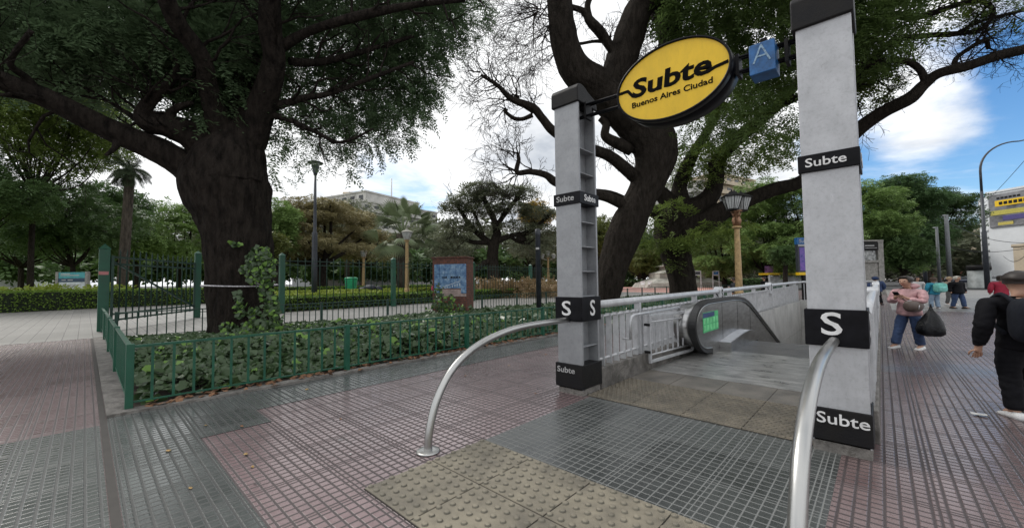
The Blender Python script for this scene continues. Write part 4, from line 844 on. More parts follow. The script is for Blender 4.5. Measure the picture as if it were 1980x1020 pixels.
# open-crowned tree behind the brick pillar
Do = 50.; g = base_at(952, Do); t = thing('tree', g, 'open-crowned tree with crooked dark limbs behind the brick pillar', 'tree', 'park trees behind the fence'); b = MB()
LO = [[(956, 545, 13, Do), (953, 515, 11, Do), (952, 490, 11, Do), (957, 468, 10, Do), (962, 452, 8, Do)],
 [(953, 500, 7, Do), (935, 510, 5, Do-.5), (915, 525, 3, Do-1)],
 [(955, 475, 8, Do), (935, 460, 6, Do), (912, 440, 5, Do), (895, 415, 4, Do), (882, 392, 3, Do)], [(945, 468, 6, Do), (915, 468, 4, Do), (885, 458, 3, Do), (862, 462, 2, Do)],
 [(962, 455, 8, Do), (955, 425, 6, Do), (940, 395, 5, Do), (930, 362, 3, Do)], [(958, 440, 5, Do), (978, 410, 5, Do), (998, 385, 4, Do), (1010, 362, 3, Do)],
 [(960, 465, 7, Do), (990, 455, 5, Do), (1020, 450, 5, Do), (1045, 432, 4, Do), (1065, 410, 3, Do)], [(985, 456, 4, Do), (1010, 470, 3, Do), (1050, 478, 2, Do)], [(935, 460, 4, Do), (925, 430, 3, Do), (910, 400, 3, Do)]]
rs = np.random.RandomState(51)
for l in LO:
    p_, r_ = limb_pts(l); b.tube(p_, r_, 9, rough=.08)
    if l[0][2] < 9: twigfan(b, l, rs, 2, 3.2, r=.07, kids=(2, 4), wig=.35)
b.ball(at(1008, 462, Do), (.7, .7, .45), 8, 6)
b.build('trunk', M['bark2'], t)
bl = blobs_px([(930, 362, 30, 9, Do, 2, 1), (900, 385, 32, 9, Do, 2, 1), (950, 378, 30, 9, Do, 2, 1), (985, 368, 26, 9, Do, 2, 1), (880, 400, 25, 8, Do, 2, 1), (1010, 372, 25, 9, Do, 2, 1), (940, 405, 40, 9, Do, 2, .8), (990, 400, 34, 9, Do, 2, .8), (1040, 410, 30, 10, Do, 2, .8), (890, 432, 34, 9, Do, 2, .8), (870, 460, 28, 9, Do, 2, .8), (930, 440, 30, 8, Do, 2, .6), (1000, 435, 34, 9, Do, 2, .7), (1050, 445, 30, 10, Do, 2, .8), (1030, 480, 34, 9, Do, 2, .7), (880, 488, 30, 9, Do, 2, .7)])
V = fronds(bl, 4200, rs, size=1.0, K=4, lw=.13, ll=.34, droop=.1, flat=.7); np_mesh('crown', V, quads(V), M['leaf_grey'], t)
# ------------------------------------------------------------------ PALMS
def fan_palm(px, D, base, top, label, n=34, scale=1., seed=0):
    g = base_at(px, D); rs = np.random.RandomState(seed); t = thing('fan_palm', g, label, 'palm tree'); S = D/FPX
    zc = zat(px, base, g); c = np.array([g[0], g[1], zc]); R = (base-top)*S
    b = MB(); b.tube([g, g*.5+c*.5, c], [11*S, 10*S, 12*S], 14, rough=.08, seed=seed); b.build('trunk', M['bark3'], t)
    Vs = []
    for k in range(n):
        a = rs.rand()*2*PI; e = rs.uniform(-.75, 1.35); d = np.array([math.cos(a)*math.cos(e), math.sin(a)*math.cos(e), math.sin(e)])
        L_ = R*rs.uniform(.5, .68); hub = c+d*L_; side = vunit(np.cross(d, (0, 0, 1.))+rs.randn(3)*.2); up = np.cross(side, d)
        w = side*.02*R; Vs += [c-w, c+w, hub+w*.5, hub-w*.5]
        F_ = 23
        for j in range(F_):
            f = -1.45+2.9*j/(F_-1); l = R*.46*(1-.18*abs(f)); dd = d*math.cos(f)+side*math.sin(f)+up*(-.12)
            tip = hub+dd*l+np.array([0, 0, -.30*l*(.5+abs(f)*.4)]); m_ = hub+dd*l*.55; ww = vunit(np.cross(dd, up))*R*.015
            Vs += [hub, m_+ww, tip, m_-ww]
    V = np.array(Vs); np_mesh('fronds', V, quads(V), M['palm'], t)
    b = MB()
    for k in range(60):
        a = rs.rand()*2*PI; r = 13*S; z = zc-rs.rand()*R*.8; p = np.array([c[0]+r*math.cos(a), c[1]+r*math.sin(a), z]); b.bar(p, p+np.array([math.cos(a)*.25, math.sin(a)*.25, -.7]), .09, .02)
    b.build('dead_fronds', M['bark3'], t); return t
fan_palm(778, 44, 452, 378, 'fan palm with drooping fronds between the black lamp post and the brick pillar', 46, seed=3)
def feather_palm(px, D, base, top, label, seed=0, lean=0):
    g = base_at(px-lean, D); rs = np.random.RandomState(seed); t = thing('tall_palm', g, label, 'palm tree'); S = D/FPX
    c = at(px, base, D); R = (base-top)*S
    b = MB(); b.tube(cr_spline([g, g*.6+c*.4, c], 6), np.linspace(9*S, 7*S, 13), 14, rough=.05, seed=seed); b.build('trunk', M['bark3'], t); Vs = []
    for k in range(30):
        a = rs.rand()*2*PI; e = rs.uniform(-.6, 1.2); L_ = R*1.15; p = c.copy(); d = np.array([math.cos(a)*math.cos(e), math.sin(a)*math.cos(e), math.sin(e)])
        for j in range(16):
            q = p+d*L_/16; s = vunit(np.cross(d, (0, 0, 1.)))
            for sg in (-1, 1):
                for h_ in (0, .5):
                    o_ = p+(q-p)*h_; l = R*.42*math.sin(PI*(j+1.5)/18)+.05; tip = o_+s*sg*l*.7+d*l*.4+np.array([0, 0, -l*.55]); m_ = (o_+tip)/2; ww = d*R*.016; Vs += [o_, m_+ww, tip, m_-ww]
            w = s*.012*R; Vs += [p-w, p+w, q+w, q-w]; p = q; d = vunit(d+np.array([0, 0, -.13]))
    V = np.array(Vs); np_mesh('fronds', V, quads(V), leafmat('dark_palm_frond', (.010, .017, .009), (.03, .042, .022), .1, rough=.8, spec=.08), t); return t
feather_palm(252, 33, 326, 288, 'tall slim palm behind the gate post, fronds hanging under the long dark limb', 4, lean=16)
# ------------------------------------------------------------------ HEDGES AND BEDS
def hedge(name, pts, w, h, label, lm, dens=260, seed=0, ls=.11, cat='hedge', group='clipped hedges of the park', z0=0.):
    rs = np.random.RandomState(seed); t = thing(name, (*pts[0], 0), label, cat, group); b = MB(); Vs = []
    for i in range(len(pts)-1):
        a = np.array([*pts[i], 0.]); c = np.array([*pts[i+1], 0.]); L_ = np.linalg.norm(c-a); d = (c-a)/L_; s = np.array([-d[1], d[0], 0])
        b.bar(a+(0, 0, h*.48), c+(0, 0, h*.48), w*.86, h*.9)
        n = int(L_*(w+2*h)*dens/ (1 if L_ < 30 else 1.5)); u = rs.rand(n); f = rs.rand(n)*(w+2*h)
        x = np.where(f < h, -w/2, np.where(f < h+w, f-h-w/2, w/2)); z = np.where(f < h, f, np.where(f < h+w, h, f-h-w))
        P = a+d*(u*L_)[:, None]+s*x[:, None]+np.array([0, 0, 1.])*z[:, None]+rs.randn(n, 3)*.035
        D_ = rs.randn(n, 3); D_ /= np.linalg.norm(D_, axis=1)[:, None]; D_[:, 2] = np.abs(D_[:, 2]); E_ = np.cross(D_, rs.randn(n, 3)); E_ /= np.linalg.norm(E_, axis=1)[:, None]
        q = ls*(.7+.6*rs.rand(n))[:, None]; Vs.append(np.stack([P-D_*q*.5, P+E_*q*.32, P+D_*q*.5, P-E_*q*.32], 1).reshape(-1, 3))
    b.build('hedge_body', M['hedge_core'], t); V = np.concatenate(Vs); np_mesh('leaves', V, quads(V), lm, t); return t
hg = lambda *p: [tuple(G(x, y)[:2]) for x, y in p]
hedge('hedge', [(-37.5, -3.6), (-39.0, .9), (-39.5, 7)], 1.6, .85+.35, 'long clipped hedge across the left edge below the notice board', M['leaf_hedge'], 150, 1)
hedge('hedge', [(-23.9, 4.5), (-23.9, 12.9), (-24.6, 20.0), (-25.6, 28.4), (-27, 40)], 1.5, .74, 'long clipped hedge right behind the tall fence', M['leaf_hedge'], 170, 2)
hedge('hedge', [(-31, 7.5), (-31.5, 20)], 2.4, .72, 'low curved hedge with lit top near the green bin', M['leaf_bed'], 110, 3, ls=.16)
hedge('hedge', [(-38, 8), (-38, 32)], 2.6, .78, 'second parallel hedge beyond the green bin', M['leaf_bed'], 90, 4, ls=.2)
hedge('hedge', [(-52, 6), (-48, 44)], 2., 1.0, 'farthest low hedge across the lawn', M['leaf_hedge'], 50, 5, ls=.26)
hedge('hedge', [(-34, 40), (-33, 50)], 1.6, 1.1, 'short hedge block by the far end of the park fence', M['leaf_hedge'], 60, 6, ls=.25)
hedge('hedge', [tuple(base_at(1180, 78)[:2]), tuple(base_at(1560, 92)[:2])], 2.5, 1.2, 'dark hedge behind the monument plaza', M['leaf_dark'], 30, 7, ls=.5)
rs = np.random.RandomState(9); bl = []
for k in range(60): x = rs.uniform(-46, -41.5); y = rs.uniform(-6, 3); bl.append((x, y, .5, .9, .9, .45+.4*rs.rand(), 1))
V = fronds(bl, 2600, rs, size=.7, K=4, lw=.12, ll=.3, droop=-.2); o = np_mesh('flower_bed_plants', V, quads(V), M['leaf_bed']); tag(o, kind='stuff')
bl = []
for k in range(40): p = base_at(rs.uniform(925, 1075), rs.uniform(34, 40)); bl.append((p[0], p[1], .55, .7, .7, .6+.5*rs.rand(), 1))
V = fronds(bl, 1800, rs, size=.6, K=4, lw=.08, ll=.3, droop=-.4); tag(np_mesh('reddish_bed_plants', V, quads(V), leafmat('reddish_leaf', (.14, .06, .045), (.24, .17, .09), .2)), kind='stuff')
# ------------------------------------------------------------------ IVY
def ivy_leaves(P, Nrm, size, rs):
    n = len(P); a = rs.rand(n)*2*PI; Nrm = Nrm/np.linalg.norm(Nrm, axis=1)[:, None]
    T = np.cross(Nrm, rs.randn(n, 3)); T /= np.linalg.norm(T, axis=1)[:, None]; B_ = np.cross(Nrm, T); s = size[:, None]
    # pointed lobed leaf, folded on its midrib: six corners and the centre
    shape = [(-.35, 0, 0), (-.45, -.42, -.10), (.02, -.56, -.16), (.58, 0, -.02), (.02, .56, -.16), (-.45, .42, -.10)]
    V = np.stack([P+T*s*x+B_*s*y+Nrm*s*z for x, y, z in shape], 1)
    F = np.arange(n*6).reshape(n, 6); F1 = F[:, [0, 1, 2, 3]]; F2 = F[:, [0, 3, 4, 5]]
    return V.reshape(-1, 3), np.concatenate([F1, F2])
def ivy_patch(name, x0, x1, y0, y1, n, smin, smax, seed, m, hmax=.32, exclude=None):
    rs = np.random.RandomState(seed); x = rs.uniform(x0, x1, n); y = rs.uniform(y0, y1, n)
    edge = np.clip((x1-x)/.5, 0, 1)*np.clip((y-y0)/.3+.3, 0, 1)
    hh = np.where(x < -11.5, .35, 1.)*(.10+hmax*(.5+.5*np.sin(x*1.7+1)*np.cos(y*1.3)))*(.35+.65*edge); z = .03+hh*rs.rand(n)**.45
    keep = rs.rand(n) < (.35+.65*edge); x, y, z = x[keep], y[keep], z[keep]
    Nn = rs.randn(len(x), 3)*.55+np.array([.35, -.15, .9])
    V, F = ivy_leaves(np.stack([x, y, z], 1), Nn, rs.uniform(smin, smax, len(x)), rs); o = np_mesh(name, V, F, m); return tag(o, kind='stuff')
ivy_patch('ivy_ground_cover', -14.9, -6.75, .5, 9, 30000, .075, .145, 3, M['leaf_ivy'])
ivy_patch('ivy_ground_cover', -14.9, -6.75, 9, 45, 10000, .18, .34, 4, M['leaf_ivy'], .14)
ivy_patch('young_ivy', -14.5, -6.8, .5, 9, 900, .09, .17, 5, M['leaf_ivy2'], .38)
def climbing(name, spots, label, seed, D, m=M['leaf_ivy'], m2=M['leaf_ivy2']):
    rs = np.random.RandomState(seed); t = thing(name, at(spots[0][0], spots[0][1], D), label, 'ivy')
    for mm, fr in ((m, .72), (m2, .28)):
        P = []
        for px, py, rx, ry, n, dd in spots:
            for k in range(max(1, int(n*1.5*fr))):
                a = rs.rand()*2*PI; r = rs.rand()**.5; P.append(at(px+rx*r*math.cos(a), py+ry*r*math.sin(a), D+dd+rs.rand()*.12))
        P = np.array(P); Nn = -CF+rs.randn(len(P), 3)*.5+np.array([0, 0, .35]); V, F = ivy_leaves(P, Nn, rs.uniform(.08, .16, len(P)), rs); np_mesh('ivy_leaves', V, F, mm, t)
    return t
dr = 60*D1/FPX
climbing('climbing_ivy', [(500, 490, 22, 14, 26, -dr), (500, 510, 34, 22, 60, -dr*.98), (505, 535, 30, 20, 50, -dr*.95), (515, 560, 16, 26, 40, -dr*.8), (524, 590, 14, 26, 45, -dr*.8), (512, 615, 34, 26, 90, -dr*.98), (500, 640, 50, 18, 110, -dr*1.05), (455, 470, 10, 6, 8, -dr), (458, 575, 10, 14, 14, -dr), (468, 600, 18, 14, 22, -dr*1.0), (440, 635, 16, 12, 22, -dr*1.05), (412, 525, 12, 20, 30, -dr*.35), (408, 545, 10, 12, 14, -dr*.35), (470, 520, 12, 8, 10, -dr)], 'ivy with pale young leaves climbing the front of the big left trunk', 6, D1)
# ------------------------------------------------------------------ PARK FURNITURE
M['brick'] = mat('old_brick', (.16, .060, .040), .85, var=.3, scale=7, bump=.5, bscale=30, c2=(.055, .022, .017))
def brickify(m, sx=.30, sz=.085):
    t = m.node_tree; b = t.nodes['Principled BSDF']; src = b.inputs['Base Color'].links[0].from_socket
    br = t.nodes.new('ShaderNodeTexBrick'); br.inputs['Scale'].default_value = 1; br.inputs['Brick Width'].default_value = sx; br.inputs['Row Height'].default_value = sz; br.inputs['Mortar Size'].default_value = .012
    tcn = t.nodes.new('ShaderNodeTexCoord'); sp = t.nodes.new('ShaderNodeSeparateXYZ'); cb = t.nodes.new('ShaderNodeCombineXYZ'); t.links.new(tcn.outputs['Object'], sp.inputs[0])
    t.links.new(math_('ADD', sp.outputs[0], sp.outputs[1], None, t), cb.inputs[0]); t.links.new(sp.outputs[2], cb.inputs[1]); t.links.new(cb.outputs[0], br.inputs['Vector'])
    t.links.new(src, br.inputs['Color1']); t.links.new(src, br.inputs['Color2']); br.inputs['Mortar'].default_value = (.05, .045, .04, 1); t.links.new(br.outputs[0], b.inputs['Base Color'])
brickify(M['brick'])
# brick pillar with tiled mural: front faces the camera side (-Y, +X)
Db = 18.6; c = base_at(870, Db); t = thing('brick_pillar', c, 'red brick pillar in the ivy carrying a blue painted tile panel', 'monument')
yaw_ = math.atan2(CF[1], CF[0])-PI/2-.22; Rm = np.array([[math.cos(yaw_), -math.sin(yaw_), 0], [math.sin(yaw_), math.cos(yaw_), 0], [0, 0, 1]])
def rbox(mb, c, Rm, x0, x1, y0, y1, z0, z1, mi=0):
    o = len(mb.v); mb.box(x0, x1, y0, y1, z0, z1, mi)
    for i in range(o, len(mb.v)): mb.v[i] = tuple(np.array(c)+Rm@np.array(mb.v[i]))
ht = zat(870, 497, c)
b = MB(); rbox(b, c, Rm, -.88, .84, 0, .95, 0, ht-.04); b.build('pillar_body', M['brick'], t, bevel=.012)
b = MB(); rbox(b, c, Rm, -.93, .89, -.05, 1.0, ht-.04, ht+.03); b.build('coping', M['brick'], t, bevel=.01)
def muralmat():
    m, t_, b_ = newmat('painted_tiles'); tcn = t_.nodes.new('ShaderNodeTexCoord'); n = noise_(5, 6, .75, tcn.outputs['Object'], t_); r = t_.nodes.new('ShaderNodeValToRGB'); t_.links.new(n, r.inputs[0])
    e = r.color_ramp.elements; e[0].position = .36; e[0].color = (.05, .12, .26, 1); e[1].position = .64; e[1].color = (.30, .42, .55, 1); x = e.new(.5); x.color = (.13, .25, .42, 1)
    t_.links.new(r.outputs[0], b_.inputs['Base Color']); b_.inputs['Roughness'].default_value = .3; return m
b = MB()
T_ = .265
for i in range(6):
    for j in range(6):
        if j == 0 and i in (1, 2, 3, 4): continue
        rbox(b, c, Rm, -.78+i*T_+.004, -.78+(i+1)*T_-.004, -.02, 0, .95+j*T_*.86+.003, .95+(j+1)*T_*.86-.003)
b.build('tile_panel', muralmat(), t)
b = MB()
for i in range(3): rbox(b, c, Rm, -.42+i*.33+.004, -.42+(i+1)*.33-.004, -.018, 0, .93, 1.14)
rbox(b, c, Rm, -.62, .8, -.012, 0, .80, .925); b.build('bare_patch', mat('pinkish_render', (.36, .28, .26), .8, var=.2, scale=6), t)
b = MB(); rs = np.random.RandomState(2)
for x, w in ((-.36, .05), (-.28, .06), (-.20, .05), (.04, .08), (.14, .05), (.22, .05), (.30, .06), (.38, .04), (.46, .05)):
    rbox(b, c, Rm, x, x+w, -.026, -.021, 1.66, 1.66+rs.uniform(.06, .11)); rbox(b, c, Rm, x-.01, x+w+.01, -.026, -.021, 1.655, 1.675)
b.build('painted_letters', M['black'], t)
b = MB(); p0 = np.array(c)+Rm@np.array([-.42, -.024, 1.22]); p1 = np.array(c)+Rm@np.array([.52, -.024, 1.52]); b.bar(p0, p1, .006, .03)
for k in range(7): rbox(b, c, Rm, -.25+k*.12, -.21+k*.12, -.026, -.021, 1.17+k*.02, 1.24+k*.03)
b.build('painted_lines', mat('pale_glaze', (.45, .52, .58), .4), t)
climbing('pillar_ivy', [(848, 560, 10, 14, 16, 0), (858, 580, 22, 14, 40, 0), (880, 597, 36, 10, 60, 0), (846, 596, 22, 10, 30, 0)], 'ivy growing up the foot of the brick pillar', 12, Db-.95)
# lamps
def black_lamp(px, D, top, label):
    g = base_at(px, D); S = D/FPX; t = thing('lamp_post', g, label, 'street lamp'); z = lambda py: zat(px, py, g)
    b = MB(); b.lathe(g, [(5.2*S, 0), (5.2*S, z(510)), (5*S, z(452)), (4.8*S, z(450)), (3.2*S, z(446)), (2.8*S, z(400)), (2.1*S, z(332))], 14); b.build('pole', M['navy'], t)
    b = MB(); b.lathe(g, [(3*S, z(336)), (4*S, z(332)), (7*S, z(319))], 14); b.build('cup', M['navy'], t)
    b = MB(); b.lathe(g, [(6*S, z(319)), (10*S, z(312))], 14); b.build('lens', M['lampglass'], t)
    b = MB(); b.lathe(g, [(14*S, z(312.5)), (14.5*S, z(311.5)), (9*S, z(309)), (2*S, z(307))], 18); b.build('shade', M['navy'], t)
black_lamp(608, 30, 308, 'slim black lamp post with disc head behind the park hedge')
def lantern(b_glass, b_frame, c, s):   # c bottom centre, s height
    w0, w1 = s*.26, s*.46; zt = s*.62
    b_glass.lathe(c, [(w0*.96, s*.04), (w1*.96, zt)], 6, smooth=False)
    b_frame.lathe(c, [(w0*.5, -s*.05), (w0*1.08, 0), (w0*1.08, s*.05)], 6, smooth=False)
    b_frame.lathe(np.array(c)+(0, 0, zt), [(w1*1.12, 0), (w1*1.15, s*.03), (w1*.62, s*.17), (w1*.32, s*.2), (w1*.28, s*.27), (w1*.1, s*.3), (w1*.06, s*.38)], 6, smooth=False)
    for k in range(6):
        a = 2*PI*k/6; b_frame.tube([np.array(c)+(w0*math.cos(a), w0*math.sin(a), s*.02), np.array(c)+(w1*math.cos(a), w1*math.sin(a), zt)], s*.018, 4)
        for f in (.33, .66):
            a2 = 2*PI*(k+1)/6; q0 = np.array([math.cos(a), math.sin(a), 0])*(1-f)+np.array([math.cos(a2), math.sin(a2), 0])*f
            b_frame.tube([np.array(c)+q0*w0+(0, 0, s*.03), np.array(c)+q0*w1+(0, 0, zt)], s*.009, 3)
def gilt_lamp(px, D, top, label, heads=1, s_px=24, r_px=5, fancy=False, group='gilt park lamps'):
    g = base_at(px, D); S = D/FPX; t = thing('gilt_lamp', g, label, 'street lamp', group); z = lambda py: zat(px, py, g); s = s_px*S; H = z(top)
    ph = H-s*1.0-(0 if heads == 1 else s*.05)
    if fancy: ph = z(437)
    b = MB(); b.lathe(g, [(r_px*1.9*S, 0), (r_px*1.9*S, .25), (r_px*1.4*S, .35), (r_px*1.25*S, .9), (r_px*1.0*S, 1.0), (r_px*.72*S, ph-.12*s), (r_px*1.3*S, ph-.08*s), (r_px*1.3*S, ph), (r_px*.6*S, ph+.03)], 12, smooth=False); b.build('post', M['gold'], t, bevel=.01)
    if fancy:
        zc1 = z(408); b = MB(); hh = zc1-ph
        b.lathe(g, [(r_px*.7*S, ph), (r_px*.5*S, ph+hh*.5), (r_px*.9*S, ph+hh*.95), (r_px*1.6*S, ph+hh), (r_px*1.6*S, ph+hh*1.05)], 12)
        for k in range(4):
            a = PI/4+k*PI/2; d = np.array([math.cos(a), math.sin(a), 0]); q = g+d*r_px*.75*S
            b.tube([q+(0, 0, ph+hh*.05), q+d*.03+(0, 0, ph+hh*.4), q-d*.01+(0, 0, ph+hh*.68)], [r_px*.35*S, r_px*.48*S, r_px*.3*S], 8); b.ball(q+d*.02+(0, 0, ph+hh*.78), r_px*.3*S, 8, 6)
            b.tube([q+d*.02+(0, 0, ph+hh*.6), q+d*r_px*.6*S+(0, 0, ph+hh*.95)], r_px*.16*S, 6)
        b.build('figured_capital', mat('gilt_bronze', (.30, .17, .10), .45, metal=.5, var=.4, scale=20), t)
        zt = zc1
    else: zt = ph+.02
    bg, bf = MB(), MB()
    offs = [(0, 0, 0)] if heads == 1 else ([(-10*S, -4*S, 0), (12*S, 3*S, -.02), (2*S, 9*S, .05)] if fancy else [(-11*S, 0, -.25*s), (11*S, 0, -.25*s), (0, 0, .25*s)])
    for ox, oy, oz in offs:
        q = g+CR*ox+np.array([CF[0], CF[1], 0])*oy+(0, 0, zt+oz+s*.06); lantern(bg, bf, q, s)
        if heads > 1 and not fancy: bf.tube([g+(0, 0, zt-.5*s), q-(0, 0, .05*s)], .8*S, 5)
    bg.build('lantern_glass', M['lampglass'], t); bf.build('lantern_frame', M['blackworn'] if fancy else M['stone'], t); return t
gilt_lamp(1428, 17, 372, 'ornate gilded street lamp with black lanterns behind the escalator railing', heads=3, s_px=40, r_px=6.6, fancy=True)
gilt_lamp(787, 33, 442, 'gilded park lamp in front of the fan palm', s_px=22, r_px=4)
gilt_lamp(703, 56, 482, 'small gilded park lamp beside the green bin', s_px=15, r_px=3.4)
gilt_lamp(1060, 52, 486, 'far gilded park lamp with three lanterns left of the far pillar', heads=3, s_px=11, r_px=2.4)
g = base_at(1041, 19.5); t = thing('navy_post', g, 'plain navy metal post in the ivy left of the far pillar', 'post'); S = 19.5/FPX; zt = zat(1041, 443, g)
b = MB(); b.lathe(g, [(5*S, 0), (5*S, zt-.3), (5.4*S, zt-.28), (5.4*S, zt), (4*S, zt+.02)], 12); b.build('pole', M['navy'], t)
b = MB(); b.box(g[0]-.02, g[0]+.16, g[1]-.15, g[1]-.1, zt-1.0, zt-.9); b.build('sticker', M['greywhite'], t)
# notice board
g = base_at(141, 31.2); S = 31.2/FPX; t = thing('notice_board', g, 'teal, navy and white notice board between grey posts behind the left hedge', 'notice board')
R0 = np.array([[CR[0], -CR[1], 0], [CR[1], CR[0], 0], [0, 0, 1]]); z = lambda py: zat(141, py, g)
for nm, x0, x1, a, c_, m_ in (('board', -26, 26, 583, 526, mat('white_board', (.55, .60, .62), .5)), ('header', -26, 26, 537.5, 526, mat('teal_panel', (.05, .30, .33), .5)), ('stripe', -26, 26, 545, 537.5, mat('navy_panel', (.02, .05, .10), .5))):
    b = MB(); e = 0 if nm == 'board' else .012; rbox(b, g, R0, x0*S, x1*S, -.05-e, .05, z(a), z(c_)); b.build(nm, m_, t)
b = MB()
for s_ in (-1, 1): rbox(b, g, R0, s_*28.5*S-2.6*S, s_*28.5*S+2.6*S, -.1, .1, 0, z(525)); b.build('support', M['concrete'], t); b = MB()
b = MB()
for (x0, x1, py) in ((-22, -4, 529), (-22, 14, 532), (-20, -12, 541), (-8, 2, 541), (-18, 18, 550), (-18, 12, 553)): rbox(b, g, R0, x0*S, x1*S, -.068, -.062, z(py+.8), z(py-.8))
b.build('printed_lines', M['greywhite'], t)
g = base_at(679, 43); t = thing('litter_bin', g, 'small bright green litter bin on the lawn behind the fence', 'bin')
b = MB(); S = 43/FPX; b.lathe(g, [(9*S, .15), (12*S, zat(679, 540, g)), (12.6*S, zat(679, 539, g))], 14); b.build('bin_body', mat('bin_green', (.02, .36, .16), .4), t)
b = MB(); b.lathe(g, [(12.9*S, zat(679, 539, g)), (12.9*S, zat(679, 537.4, g)), (9*S, zat(679, 535.6, g))], 14); b.build('lid', mat('bin_green_lid', (.015, .27, .12), .4), t)
# monument
Dm = 70; S = Dm/FPX; g = base_at(1308, Dm); t = thing('stone_monument', g, 'grey stone monument base on stepped plinth in the pink plaza', 'monument'); z = lambda py: zat(1308, py, g)
def frus(b, w0, w1, z0, z1):
    P = [g+R0@np.array([x*w0*S, y*w0*S, z0]) for x, y in ((-1, -.7), (1, -.7), (1, .7), (-1, .7))]+[g+R0@np.array([x*w1*S, y*w1*S, z1]) for x, y in ((-1, -.7), (1, -.7), (1, .7), (-1, .7))]
    b.add(P, [(3, 2, 1, 0), (4, 5, 6, 7), (0, 1, 5, 4), (1, 2, 6, 5), (2, 3, 7, 6), (3, 0, 4, 7)])
b = MB(); frus(b, 72, 66, 0, z(546)); frus(b, 64, 46, z(546), z(538)); b.build('steps', M['stone'], t)
b = MB(); frus(b, 43, 43, z(538), z(528)); frus(b, 44, 28, z(528), z(522)); frus(b, 27, 26, z(522), z(515)); frus(b, 34, 34, z(515), z(513)); b.build('plinth', M['stone'], t)
b = MB(); frus(b, 27, 12, z(513), z(500)); frus(b, 10, 10, z(500), z(470)); b.build('upper_block', M['stone'], t)
b = MB()
for x in (-23, 23): frus_c = g+R0@np.array([x*S, -30.5*S, 0]); rbox(b, frus_c, R0, -5*S, 5*S, -.05, .05, z(536), z(530))
b.build('bronze_plaque', M['blackworn'], t)
for px, D, lab in ((1384, 58, 'small blue picture sign on two legs beside the hedge'), (1349, 58, 'small grey picture sign on legs beside the big dark trunk')):
    g = base_at(px, D); S = D/FPX; t = thing('park_sign', g, lab, 'sign'); z = lambda py: zat(px, py, g)
    b = MB(); rbox(b, g, R0, -6.5*S, 6.5*S, -.04, .04, z(532.5), z(523)); b.build('panel', M['greywhite'], t)
    b = MB(); rbox(b, g, R0, -4.5*S, 4.5*S, -.06, -.04, z(530.5), z(525)); b.build('picture', M['blue'] if px > 1370 else M['navy'], t)
    for x in (-6, 6): b = MB(); rbox(b, g, R0, x*S-.05, x*S+.05, -.03, .03, 0, z(525)); b.build('leg', M['galv'], t)
# plaza chairs
for px in (1241, 1255):
    g = base_at(px, 66); S = 66/FPX; t = thing('plaza_chair', g, 'white chair standing at the %s edge of the monument steps' % ('outer' if px == 1241 else 'inner'), 'chair', 'white chairs by the monument')
    z0 = .55; b = MB(); b.box(g[0]-.35, g[0]+.35, g[1]-.3, g[1]+.3, z0, z0+.06); b.build('seat', M['white'], t)
    b = MB(); b.box(g[0]-.35, g[0]+.35, g[1]+.24, g[1]+.3, z0, z0+.6); b.build('backrest', M['white'], t)
    for x in (-.3, .3):
        for y in (-.26, .26): b = MB(); b.bar(g+(x, y, 0), g+(x, y, z0), .06, .06); b.build('leg', M['white'], t)
# ------------------------------------------------------------------ AVENUE FURNITURE
g = base_at(1556, 24.5); S = 24.5/FPX; z = lambda py: zat(1556, py, g)
t = thing('advertising_totem', g, 'blue-topped Subte advertising totem with purple panel half hidden by the nearest pillar', 'advertising sign')
b = MB(); rbox(b, g, R0, -14*S, 14*S, -.12, .12, z(531), z(460)); b.build('case', M['navy'], t, bevel=.01)
b = MB(); rbox(b, g, R0, -14.5*S, 14.5*S, -.135, .135, z(472), z(459)); b.build('header', M['blue'], t)
text('lettering', 'Subte', .30, g+R0@np.array([-.02, -.138, z(466)]), tuple(R0@np.array([1, 0, 0])), ZP, M['greywhite'], t)
b = MB(); rbox(b, g, R0, -13*S, 13*S, -.133, -.12, z(475.5), z(472.5)); b.build('white_strip', M['greywhite'], t)
b = MB(); rbox(b, g, R0, -11*S, 11*S, -.13, -.12, z(523), z(478)); b.build('poster', mat('purple_poster', (.14, .07, .30), .3, var=.35, scale=3, c2=(.05, .05, .26)), t)
b = MB(); rbox(b, g, R0, -14.5*S, 14.5*S, -.14, .14, z(531.5), z(526)); b.build('yellow_strip', M['yellow'], t)
b = MB(); rbox(b, g, R0, -5*S, 9*S, -.1, .1, 0, z(531)); b.build('stem', M['blackworn'], t)
g = base_at(1690, 33); S = 33/FPX; z = lambda py: zat(1690, py, g)
t = thing('concrete_kiosk', g, 'grey concrete kiosk column with dark name panel beyond the sidewalk railing', 'kiosk')
b = MB(); rbox(b, g, R0, -20*S, 20*S, -.1, 1.0, z(466.5), z(463.5)); b.build('roof', M['concrete'], t, bevel=.02)
b = MB(); rbox(b, g, R0, 9*S, 20*S, -.05, .95, 0, z(466.5)); rbox(b, g, R0, -20*S, 9*S, .02, .95, 0, z(506)); rbox(b, g, R0, -20*S, 9*S, .5, .95, z(506), z(466.5)); b.build('column', M['concrete'], t, bevel=.02)
b = MB(); rbox(b, g, R0, -20*S, 9*S, -.1, .3, z(483), z(468)); b.build('name_panel', M['blackworn'], t)
b = MB(); rbox(b, g, R0, -17*S, 1*S, -.11, -.1, z(475.4), z(473.6)); rbox(b, g, R0, -17*S, 6*S, -.11, -.1, z(479.2), z(478.4)); b.build('name_line', M['greywhite'], t)
b = MB(); rbox(b, g, R0, -17*S, 8*S, .1, .5, z(503), z(484)); b.build('window', mat('kiosk_window', (.30, .31, .31), .3, var=.5, scale=5), t)
b = MB(); rbox(b, g, R0, -21*S, 10*S, -.15, .5, z(507), z(503)); b.build('ledge', M['concrete'], t)
g = base_at(1893, 44); S = 44/FPX; t = thing('advertising_column', g, 'grey cylindrical advertising column with dark cap beside the tall curved lamp', 'advertising column'); z = lambda py: zat(1893, py, g)
